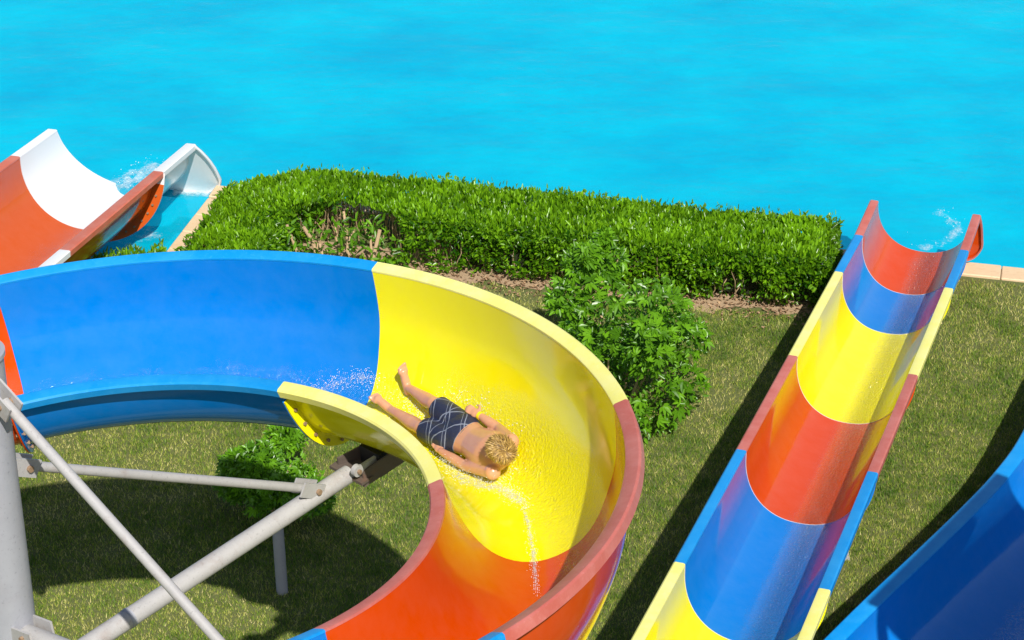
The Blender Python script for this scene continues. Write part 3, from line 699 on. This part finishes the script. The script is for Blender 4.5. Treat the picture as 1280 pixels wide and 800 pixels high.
k = N('spray'); b = k.bsdf((.93, .96, .98), .12); tr = k.n('BsdfTransparent').outputs[0]
k.end(k.n('MixShader', i_0=.5, i_1=tr, i_2=b).outputs[0])
k = N('foam'); b = k.bsdf((.90, .95, .98), .45); tr = k.n('BsdfTransparent').outputs[0]
k.end(k.n('MixShader', i_0=.62, i_1=tr, i_2=b).outputs[0])
_ico = bmesh.new(); bmesh.ops.create_icosphere(_ico, subdivisions=1, radius=1); ICO_V = np.array([v.co[:] for v in _ico.verts]); ICO_F = np.array([[v.index for v in f.verts] for f in _ico.faces]); _ico.free()
def drops(name, P, r, label, mat='spray', squash=None):
    n_ = len(P); sc = np.ones((n_, 1, 3)) if squash is None else squash[:, None, :]
    V = (P[:, None, :] + ICO_V[None] * r[:, None, None] * sc).reshape(-1, 3); F = (ICO_F[None] + (np.arange(n_) * len(ICO_V))[:, None, None]).reshape(-1, 3)
    me = bpy.data.meshes.new(name); me.vertices.add(len(V)); me.vertices.foreach_set('co', V.astype(np.float32).ravel())
    me.loops.add(F.size); me.loops.foreach_set('vertex_index', F.astype(np.int32).ravel()); me.polygons.add(len(F))
    me.polygons.foreach_set('loop_start', np.arange(len(F), dtype=np.int32) * 3); me.polygons.foreach_set('loop_total', np.full(len(F), 3, np.int32)); me.update(calc_edges=True); me.shade_smooth()
    return tag(link(name, me, MATS[mat]), label, 'splash', kind='stuff')

# ------------------------------------------------------------------ where a photo pixel meets the curved trough, at a height above it
PRF = resample(HPROF, 200); PNO = offset2(PRF, -1.) - PRF
_t = np.linspace(-.7, 1.3, 420); _c, _e, _n, _tg = helix(_t)
def on_trough(u, v, off):
    q = PRF[:175] + PNO[:175] * off
    P = _c[:, None] + _e[:, None] * q[None, :, 0, None] + _n[:, None] * q[None, :, 1, None]
    d = np.linalg.norm(project(P) - np.array([u, v]), axis=2); i, j = np.unravel_index(d.argmin(), d.shape)
    nn = _e[i] * PNO[j, 0] + _n[i] * PNO[j, 1]
    return Vector(P[i, j]), Vector(nn / np.linalg.norm(nn)), Vector(_tg[i])
def pt(u, v, off): return on_trough(u, v, off)[0]

# ------------------------------------------------------------------ the person lying on the back, feet first
J = dict(waist=pt(591, 551, .10), pelvis=pt(574, 541, .10), hipA=pt(574, 530, .09), hipB=pt(562, 550, .09),
         kneeA=pt(543, 504, .115), ankA=pt(511, 485, .055), kneeB=pt(526, 535, .09), ankB=pt(490, 513, .06),
         chest=pt(612, 562, .125), shA=pt(638, 552, .12), shB=pt(616, 590, .10), elA=pt(624, 536, .055), wrA=pt(600, 519, .10), haA=pt(588, 513, .125),
         elB=pt(581, 582, .055), wrB=pt(552, 564, .08), haB=pt(544, 554, .10))
head_ward = (J['chest'] - J['pelvis']).normalized(); nrm_b = on_trough(600, 556, 0)[1]
neck = (J['shA'] + J['shB']) / 2 + head_ward * .045 + nrm_b * .035
head = neck + (head_ward * .62 + nrm_b * .78).normalized() * .155
for a, b in (('hipA', 'kneeA'), ('kneeA', 'ankA'), ('hipB', 'kneeB'), ('kneeB', 'ankB'), ('shA', 'shB'), ('shA', 'elA'), ('elA', 'wrA'), ('shB', 'elB'), ('elB', 'wrB'), ('pelvis', 'chest'), ('hipA', 'hipB')):
    print('LEN', a, b, round((J[a] - J[b]).length, 3))
print('HEAD px', project(head), 'neck', project(neck))
person = empty('person', J['pelvis'] - nrm_b * .1, 'person in dark plaid shorts lying back feet first in the yellow section', 'person')
SH = bmesh.new
def add_ball(bm, c, r, M=None):
    ret = bmesh.ops.create_icosphere(bm, subdivisions=3, radius=1)['verts']
    m = (M.to_4x4() if M else Matrix.Identity(4)); m = Matrix.Translation(c) @ m @ Matrix.Diagonal((*((r, r, r) if not hasattr(r, '__len__') else r), 1))
    bmesh.ops.transform(bm, matrix=m, verts=ret)
def add_limb(bm, pts, rads, n_=14, cut0=False, cut1=False):
    """tapered limb through the points, ball at each joint"""
    P = resample([tuple(p) for p in pts], n_) if len(pts) > 2 else np.array([Vector(pts[0]).lerp(Vector(pts[1]), i / (n_ - 1)) for i in range(n_)])
    R = np.interp(np.linspace(0, 1, n_), np.linspace(0, 1, len(rads)), rads)
    seg = 20; rings = []
    for i in range(n_):
        d = Vector(P[min(i + 1, n_ - 1)] - P[max(i - 1, 0)]).normalized(); a = d.orthogonal().normalized(); b = d.cross(a)
        rings.append([bm.verts.new(Vector(P[i]) + (a * math.cos(2 * math.pi * j / seg) + b * math.sin(2 * math.pi * j / seg)) * R[i]) for j in range(seg)])
    for i in range(n_ - 1):
        # match ring phase
        off = min(range(seg), key=lambda o: (rings[i][0].co - rings[i + 1][o].co).length)
        rings[i + 1] = rings[i + 1][off:] + rings[i + 1][:off]
        for j in range(seg): bm.faces.new((rings[i][j], rings[i][(j + 1) % seg], rings[i + 1][(j + 1) % seg], rings[i + 1][j]))
    bm.faces.new(rings[0][::-1]); bm.faces.new(rings[-1])
    if not cut0: add_ball(bm, Vector(P[0]), R[0])
    if not cut1: add_ball(bm, Vector(P[-1]), R[-1])
def basis(x, z):
    x = x.normalized(); y = z.cross(x).normalized(); z = x.cross(y); return Matrix((x, y, z)).transposed()
def remesh(bm, voxel, it, name, mat, parent, smooth_f=.5):
    bmesh.ops.recalc_face_normals(bm, faces=bm.faces)
    me = bpy.data.meshes.new(name); bm.to_mesh(me); bm.free(); o = bpy.data.objects.new(name, me); C.objects.link(o)
    m = o.modifiers.new('r', 'REMESH'); m.mode = 'VOXEL'; m.voxel_size = voxel
    m = o.modifiers.new('s', 'SMOOTH'); m.iterations = it; m.factor = smooth_f
    dg = bpy.context.evaluated_depsgraph_get(); me2 = bpy.data.meshes.new_from_object(o.evaluated_get(dg)); bpy.data.objects.remove(o)
    me2.shade_smooth(); me2.materials.clear(); me2.name = name
    return link(name, me2, mat, parent)
k = N('skin'); p = k.geo(); a = k.noise(11, 5, p, .6)
c = k.mix(a, (.50, .24, .14), (.62, .33, .21)); c = k.mix(k.math('MULTIPLY', k.ramp(k.noise(5, 3, p), [(.5, (0, 0, 0)), (.75, (1, 1, 1))]), .35), c, (.60, .22, .14))
k.end(k.bsdf(c, .2, k.bump(k.noise(140, 3, p), .12, .002), **{'Subsurface Weight': .12, 'Subsurface Radius': (.02, .008, .004), 'Subsurface Scale': .3}))
body = SH()
across = (J['shA'] - J['shB']).normalized()
# torso: stacked ellipses from pelvis to shoulders
def ell(c, w, d, h): add_ball(body, c, (h, w, d), basis(head_ward, nrm_b))
spine = resample([tuple(J['pelvis']), tuple(J['waist']), tuple(J['chest']), tuple((J['shA'] + J['shB']) / 2 - head_ward * .02)], 44)
for i_, q in enumerate(spine):
    f_ = i_ / 43; ell(Vector(q), float(np.interp(f_, [0, .35, .7, 1], [.145, .126, .152, .155])), float(np.interp(f_, [0, .35, .75, 1], [.098, .090, .108, .085])), .085)
for q in ('shA', 'shB'): add_ball(body, J[q], .058)
add_limb(body, [(J['shA'] + J['shB']) / 2, neck + nrm_b * .01, head], [.062, .052, .055])
for A_, kn, an in (('hipA', 'kneeA', 'ankA'), ('hipB', 'kneeB', 'ankB')):
    add_limb(body, [J[A_], J[A_].lerp(J[kn], .5), J[kn]], [.086, .072, .054]); d_ = (J[an] - J[kn]).normalized()
    calf = J[kn].lerp(J[an], .3) - nrm_b * .012
    add_limb(body, [J[kn], calf, J[kn].lerp(J[an], .7), J[an]], [.052, .055, .040, .033])
# feet: heel on the trough, toes up
def foot(ank, knee, toe_dir, sidev):
    d_ = (ank - knee).normalized(); heel = ank + d_ * .035 - toe_dir * .035
    ball_ = ank + toe_dir * .12 + d_ * .03
    add_limb(body, [heel, ank + d_ * .03 + toe_dir * .04, ball_], [.032, .034, .030]); add_ball(body, ball_ + sidev * .016, .024); add_ball(body, ball_ - sidev * .018, .022)
    for i, (o_, L_, r_) in enumerate(((.030, .058, .0125), (.012, .056, .0095), (-.004, .050, .009), (-.018, .044, .0085), (-.031, .036, .008))):
        b_ = ball_ + sidev * o_; add_limb(body, [b_, b_ + toe_dir * L_ * .6 + d_ * .004, b_ + toe_dir * L_ - d_ * .006], [r_ * 1.1, r_, r_], n_=6)
nA = on_trough(511, 485, 0)[1]; nB = on_trough(490, 513, 0)[1]
legA = (J['ankA'] - J['kneeA']).normalized(); legB = (J['ankB'] - J['kneeB']).normalized()
tdA = (pt(501, 452, .13) - J['ankA']).normalized(); tdB = (nB * .55 + legB * .8).normalized()
foot(J['ankA'], J['kneeA'], tdA, legA.cross(tdA).normalized()); foot(J['ankB'], J['kneeB'], tdB, -legB.cross(tdB).normalized())
# arms and hands
def hand(wr, ha, out):
    d_ = (ha - wr).normalized(); s_ = d_.cross(out).normalized(); palm = wr + d_ * .045
    add_ball(body, palm, (.048, .036, .017), basis(d_, out))
    for o_, L_ in ((.027, .062), (.009, .072), (-.009, .068), (-.026, .054)):
        b_ = palm + d_ * .035 + s_ * o_
        add_limb(body, [b_, b_ + d_ * L_ * .55 + out * .006, b_ + d_ * L_ - out * .014], [.0095, .0088, .0075], n_=6)
    b_ = palm + s_ * .028 - d_ * .02
    add_limb(body, [b_, b_ + s_ * .03 + d_ * .028, b_ + s_ * .034 + d_ * .058 - out * .008], [.012, .0105, .0085], n_=6)
for sh_, el_, wr_, ha_ in (('shA', 'elA', 'wrA', 'haA'), ('shB', 'elB', 'wrB', 'haB')):
    add_limb(body, [J[sh_], J[sh_].lerp(J[el_], .5), J[el_]], [.052, .046, .037]); add_limb(body, [J[el_], J[el_].lerp(J[wr_], .35), J[wr_]], [.037, .037, .026])
    hand(J[wr_], J[ha_], nrm_b)
# head: crown towards the camera side, face towards the feet
hup = (head - neck).normalized(); face = (-head_ward * .8 + nrm_b * .6); face = (face - hup * face.dot(hup)).normalized(); ear = hup.cross(face).normalized()
HB = Matrix((face, ear, hup)).transposed()
def hp(f_, e_, u_): return head + face * f_ + ear * e_ + hup * u_
add_ball(body, head + hup * .018, (.094, .076, .094), HB); add_ball(body, hp(.022, 0, -.05), (.066, .055, .066), HB); add_ball(body, hp(.050, 0, -.085), (.034, .034, .026), HB)
add_limb(body, [hp(.088, 0, .012), hp(.104, 0, -.022)], [.009, .014], n_=5)
for e_ in (-1, 1):
    add_ball(body, hp(.0, .079 * e_, -.012), (.022, .009, .032), HB); add_ball(body, hp(.076, .032 * e_, .024), (.016, .024, .009), HB); add_ball(body, hp(.064, .038 * e_, -.03), (.024, .022, .022), HB)
add_ball(body, hp(.083, 0, -.056), (.012, .024, .006), HB); add_ball(body, hp(.080, 0, -.066), (.012, .020, .006), HB)
bo = remesh(body, .0065, 7, 'body', MATS['skin'], person)
k = N('eye'); k.end(k.bsdf((.03, .025, .02), .15))
for e_ in (-1, 1):
    b_ = SH(); add_ball(b_, hp(.080, .032 * e_, .004), .0105); me = bpy.data.meshes.new('eye'); b_.to_mesh(me); b_.free(); me.shade_smooth(); link('eye', me, MATS['eye'], person)
# shorts
sh = SH(); nb = basis(head_ward, nrm_b)
def capped(bm, pts, rads): add_limb(bm, pts, rads, cut1=True)
pl0 = J['waist'] - head_ward * .02
tmp = SH(); add_ball(tmp, J['pelvis'] + head_ward * .01, (.165, .163, .112), nb); bmesh.ops.bisect_plane(tmp, geom=list(tmp.verts) + list(tmp.edges) + list(tmp.faces), plane_co=pl0, plane_no=head_ward, clear_outer=True)
bmesh.ops.holes_fill(tmp, edges=[e_ for e_ in tmp.edges if e_.is_boundary]); me = bpy.data.meshes.new('t'); tmp.to_mesh(me); tmp.free(); sh.from_mesh(me); bpy.data.meshes.remove(me)
for h_, k_ in (('hipA', 'kneeA'), ('hipB', 'kneeB')):
    add_limb(sh, [J[h_], J[h_].lerp(J[k_], .45), J[h_].lerp(J[k_], .82)], [.104, .098, .090], cut1=True)
k = N('shorts_cloth'); tc = k.n('TexCoord').outputs['Object']
def stripe(ang, freq, w, ph=0.):
    mp = k.n('Mapping'); mp.inputs['Rotation'].default_value = ang; k.t.links.new(tc, mp.inputs[0]); sx = k.n('SeparateXYZ'); k.t.links.new(mp.outputs[0], sx.inputs[0])
    wob = k.math('MULTIPLY', k.noise(7, 2, tc), .03)
    f_ = k.math('FRACT', k.math('MULTIPLY_ADD', k.math('ADD', sx.outputs[0], wob), freq, ph + 40.))
    return k.math('LESS_THAN', k.math('ABSOLUTE', k.math('SUBTRACT', f_, .5)), w)
lines = k.math('MAXIMUM', k.math('MAXIMUM', stripe((0, 0, .15), 7.5, .026), stripe((0, 0, 1.75), 6.5, .028)), k.math('MAXIMUM', stripe((0, 0, .15), 7.5, .014, .2), stripe((0, 0, .95), 4.2, .015, .3)))
thin = k.math('MULTIPLY', lines, k.math('ADD', .35, k.math('MULTIPLY', k.noise(30, 4, tc, .7), .8)))
cc = k.mix(k.noise(9, 4, tc), (.010, .013, .035), (.022, .028, .07)); cc = k.mix(thin, cc, (.24, .27, .36))
k.end(k.bsdf(cc, .55, k.bump(k.noise(13, 4, tc), .6, .02)))
so = remesh(sh, .008, 3, 'shorts', MATS['shorts_cloth'], person)
k = N('waistband'); k.end(k.bsdf((.01, .075, .085), .7))
wb = SH(); add_ball(wb, J['pelvis'] + head_ward * .01, (.172, .168, .118), nb); bmesh.ops.bisect_plane(wb, geom=list(wb.verts) + list(wb.edges) + list(wb.faces), plane_co=pl0 + head_ward * .012, plane_no=head_ward, clear_outer=True)
bmesh.ops.bisect_plane(wb, geom=list(wb.verts) + list(wb.edges) + list(wb.faces), plane_co=pl0 - head_ward * .02, plane_no=-head_ward, clear_outer=True)
me = bpy.data.meshes.new('waistband'); wb.to_mesh(me); wb.free(); me.shade_smooth(); link('waistband', me, MATS['waistband'], so)
k = N('wristband'); k.end(k.bsdf((.85, .62, .01), .4))
d_ = (J['haA'] - J['elA']).normalized(); mk('wristband', *tube(J['wrA'] - d_ * .011, J['wrA'] + d_ * .011, .031, .030, 20), MATS['wristband'], person, 40)
# hair: a cap of overlapping locks growing from the whorl
k = N('hair'); at = k.n('Attribute', attribute_name='tone').outputs['Fac']
k.end(k.bsdf(k.ramp(at, [(0, (.09, .048, .013)), (.5, (.38, .23, .062)), (1, (.72, .50, .17))]), .5))
b_ = SH(); add_ball(b_, head + hup * .024 - face * .006, (.100, .082, .096), HB); bmesh.ops.bisect_plane(b_, geom=list(b_.verts) + list(b_.edges) + list(b_.faces), plane_co=hp(.0, 0, -.01), plane_no=(-hup + face * .55), clear_outer=True)
me = bpy.data.meshes.new('hair'); b_.to_mesh(me); b_.free(); me.shade_smooth(); a = me.attributes.new('tone', 'FLOAT', 'POINT'); a.data.foreach_set('value', np.full(len(me.vertices), .12, np.float32))
ho = link('hair', me, MATS['hair'], person)
hv, hf, hr = [], [], []
whorl = (hup * .8 - face * .6).normalized()
for i in range(5200):
    d = Vector(rng.normal(0, 1, 3)).normalized()
    if d.dot(hup) < -.25 + .55 * max(0, d.dot(face)): continue
    q = head + hup * .024 - face * .006 + HB @ Vector((d.dot(face) * .098, d.dot(ear) * .080, d.dot(hup) * .094))
    flow = (d - whorl); flow = (flow - d * flow.dot(d)); flow = flow.normalized() if flow.length > 1e-3 else ear
    flow = (flow + d.cross(flow) * .45 + Vector(rng.normal(0, .34, 3))).normalized()
    L = rng.uniform(.024, .044); w = rng.uniform(.0012, .003); s_ = d.cross(flow).normalized(); b0 = len(hv)
    for t_, ww in ((0, 1), (.5, .85), (1, .1)):
        c0 = q + flow * L * t_ + d * (.006 * math.sin(math.pi * min(1, t_ * .75)) + rng.uniform(-.004, .010) * t_)
        hv += [c0 - s_ * w * ww, c0 + s_ * w * ww]
    hf += [(b0, b0 + 1, b0 + 3, b0 + 2), (b0 + 2, b0 + 3, b0 + 5, b0 + 4)]; hr += [float(np.clip(rng.normal(.45, .28), 0, 1))] * 6
me = bpy.data.meshes.new('locks'); me.from_pydata([tuple(v) for v in hv], [], hf); a = me.attributes.new('tone', 'FLOAT', 'POINT'); a.data.foreach_set('value', np.array(hr, np.float32))
tag(link('locks', me, MATS['hair'], ho), kind='stuff')

# ------------------------------------------------------------------ spray and foam
def scatter(pix, n_, spread, offs, rlo, rhi):
    P = []; R = []
    pix = np.array(pix, float); seg = np.linspace(0, len(pix) - 1, n_)
    for t_ in seg:
        i = min(int(t_), len(pix) - 2); f_ = t_ - i; u, v = pix[i] * (1 - f_) + pix[i + 1] * f_
        base = on_cache(u + rng.normal(0, spread), v + rng.normal(0, spread * .7), abs(rng.normal(0, offs)) + .006)
        P.append(base); R.append(rlo + (rhi - rlo) * rng.beta(1, 3.2))
    return np.array(P), np.array(R)
_q0 = PRF[:175]; _P0 = _c[:, None] + _e[:, None] * _q0[None, :, 0, None] + _n[:, None] * _q0[None, :, 1, None]; _UV0 = project(_P0)
def on_cache(u, v, off):
    d = np.abs(_UV0[..., 0] - u) + np.abs(_UV0[..., 1] - v); i, j = np.unravel_index(d.argmin(), d.shape)
    return _P0[i, j] + (_e[i] * PNO[j, 0] + _n[i] * PNO[j, 1]) * off
a = [scatter([(548, 572), (566, 592), (590, 602), (625, 610), (655, 632)], 1500, 8, .04, .0012, .0048), scatter([(655, 625), (662, 660), (666, 690), (668, 715), (672, 748)], 420, 3.2, .012, .0012, .0045),
     scatter([(505, 495), (530, 520), (545, 548)], 350, 8, .02, .002, .006), scatter([(640, 600), (640, 540), (600, 505), (560, 492)], 260, 10, .02, .002, .006)]
drops('water_spray', np.concatenate([x[0] for x in a]), np.concatenate([x[1] for x in a]), 'white spray and foam thrown up beside and behind the sliding person')
a = scatter([(385, 492), (420, 480), (455, 470), (470, 478)], 420, 9, .01, .002, .006)
drops('water_spray', a[0], a[1], 'white droplets sparkling on blue section next to the person')
# foam where the slides meet the pool: thin broken sheets lying on the water
k = N('foam_sheet'); p = k.geo(); at = k.n('Attribute', attribute_name='wet').outputs['Fac']
n1 = k.noise(30, 7, p, .78); n2 = k.noise(6, 4, p, .6)
m_ = k.ramp(k.math('ADD', k.math('MULTIPLY', at, .85), k.math('ADD', k.math('SUBTRACT', n1, .5), k.math('SUBTRACT', n2, .5))), [(.42, (0, 0, 0)), (1.0, (1, 1, 1))])
b = k.bsdf((.88, .95, .98), .5, k.bump(n1, .8, .03)); tr = k.n('BsdfTransparent').outputs[0]
k.end(k.n('MixShader', i_0=k.math('MULTIPLY', m_, .85), i_1=tr, i_2=b).outputs[0])
def foam(pix, width, label, n_drop, z=.006, up=.05, dens=1.):
    P = resample([tuple(ground(u, v, WZ)) for u, v in pix], 60); T = np.gradient(P, axis=0); T /= np.linalg.norm(T, axis=1)[:, None]; S = np.stack([-T[:, 1], T[:, 0], 0 * T[:, 0]], 1)
    c_ = np.linspace(-1, 1, 13); V = P[:, None] + S[:, None] * c_[None, :, None] * width; hz = np.array([[mnoise.noise(Vector(q) * 6) for q in row] for row in V]); V[..., 2] = WZ + z + np.abs(hz) * up * (1 - c_[None] ** 2)
    F = [(i * 13 + j, i * 13 + j + 1, (i + 1) * 13 + j + 1, (i + 1) * 13 + j) for i in range(59) for j in range(12)]
    o = mk('foam', V.reshape(-1, 3), F, MATS['foam_sheet']); e_ = np.minimum(1, np.minimum(np.linspace(0, 1, 60), np.linspace(1, 0, 60)) * 7)
    a = o.data.attributes.new('wet', 'FLOAT', 'POINT'); a.data.foreach_set('value', ((1 - c_[None] ** 2) * e_[:, None] * dens).ravel().astype(np.float32)); o.data.shade_smooth()
    tag(o, label, 'foam', kind='stuff')
    if n_drop:
        i = rng.integers(5, 55, n_drop); Q = P[i] + S[i] * rng.normal(0, width * .5, n_drop)[:, None]; Q[:, 2] = WZ + np.abs(rng.normal(0, .06, n_drop)) + .01
        drops('water_spray', Q, .002 + .008 * rng.beta(1, 3, n_drop), 'spray droplets above the ' + label)
foam([(1128, 316), (1160, 309), (1185, 299), (1197, 289), (1188, 276), (1174, 266), (1178, 255)], .14, 'white foam trailing out of the straight slide into pool', 30, dens=.62)
foam([(126, 238), (150, 231), (170, 224), (190, 214), (205, 200)], .34, 'white foam churning at the mouth of the orange slide', 120, up=.10, dens=.7)
foam([(212, 240), (240, 239), (268, 240)], .22, 'white foam streak on the water behind the coping corner', 0)
foam([(150, 312), (180, 298), (205, 285)], .3, 'pale ripples of foam in the inlet beside the coping', 0, dens=.55)

# ------------------------------------------------------------------ unseen deck, added to throw the shade that crosses the blue slide
k = N('shade_deck_wood'); p = k.geo(); k.end(k.bsdf(k.mix(k.noise(6, 6, k.scaled(p, (1, 8, 1)), .7), (.22, .13, .07), (.34, .22, .12)), .75))
dz = 6.0; sh_ = Vector((sun_dir.x, sun_dir.y, 0)) / sun_dir.z
q0, q1 = Vector((3.12, 17.17, 1.25)), Vector((4.72, 19.55, 1.05)); q0 = q0 + sh_ * (dz - q0.z); q1 = q1 + sh_ * (dz - q1.z)
du = Vector((q1.x - q0.x, q1.y - q0.y, 0)); DL = du.length; du /= DL; dv = Vector((du.y, -du.x, 0))
deck = empty('shade_deck', (q0.x, q0.y, 0), 'unseen timber deck on four posts added to shade the blue slide', 'deck')
for i in range(12):
    c0 = Vector((q0.x, q0.y, dz)) + du * (DL / 2) + dv * (.08 + i * .162)
    mk('plank', *box(c0, du * DL / 2, dv * .078, (0, 0, .02)), MATS['shade_deck_wood'], deck)
for a_ in (.1, DL - .1):
    for b_ in (.1, 1.8):
        c0 = Vector((q0.x, q0.y, 0)) + du * a_ + dv * b_; mk('post', *box(c0 + Vector((0, 0, dz / 2 - .06)), (.06, 0, 0), (0, .06, 0), (0, 0, dz / 2 - .05)), MATS['shade_deck_wood'], deck)
for b_ in (.1, 1.8): mk('beam', *box(Vector((q0.x, q0.y, dz - .09)) + du * DL / 2 + dv * b_, du * (DL / 2 - .17), dv * .04, (0, 0, .065)), MATS['shade_deck_wood'], deck)

# broken white water on the trough beside and behind the person
def trough_foam(pix, halfw, label, dens=.7):
    Q = resample(pix, 70); T = np.gradient(Q, axis=0); T /= np.linalg.norm(T, axis=1)[:, None]; S = np.stack([-T[:, 1], T[:, 0]], 1); c_ = np.linspace(-1, 1, 9)
    V = np.array([[on_cache(*(Q[i] + S[i] * c * halfw), .012 + .016 * (1 - c * c) * abs(mnoise.noise(Vector((i * .35, c * 2, 0))))) for c in c_] for i in range(70)])
    F = [(i * 9 + j, i * 9 + j + 1, (i + 1) * 9 + j + 1, (i + 1) * 9 + j) for i in range(69) for j in range(8)]
    o = mk('foam', V.reshape(-1, 3), F, MATS['foam_sheet']); e_ = np.minimum(1, np.minimum(np.linspace(0, 1, 70), np.linspace(1, 0, 70)) * 6)
    a = o.data.attributes.new('wet', 'FLOAT', 'POINT'); a.data.foreach_set('value', ((1 - c_[None] ** 2) * e_[:, None] * dens).ravel().astype(np.float32)); o.data.shade_smooth(); tag(o, label, 'foam', kind='stuff')
trough_foam([(546, 572), (566, 594), (592, 606), (625, 612), (652, 628), (660, 650)], 13, 'foam line along the lower arm of the sliding person')
trough_foam([(652, 628), (660, 655), (666, 690), (669, 718), (673, 752)], 5, 'thin white trail of water behind the sliding person')
trough_foam([(375, 500), (420, 482), (455, 472), (476, 480)], 9, 'broken white water on the blue section just below the person', .5)
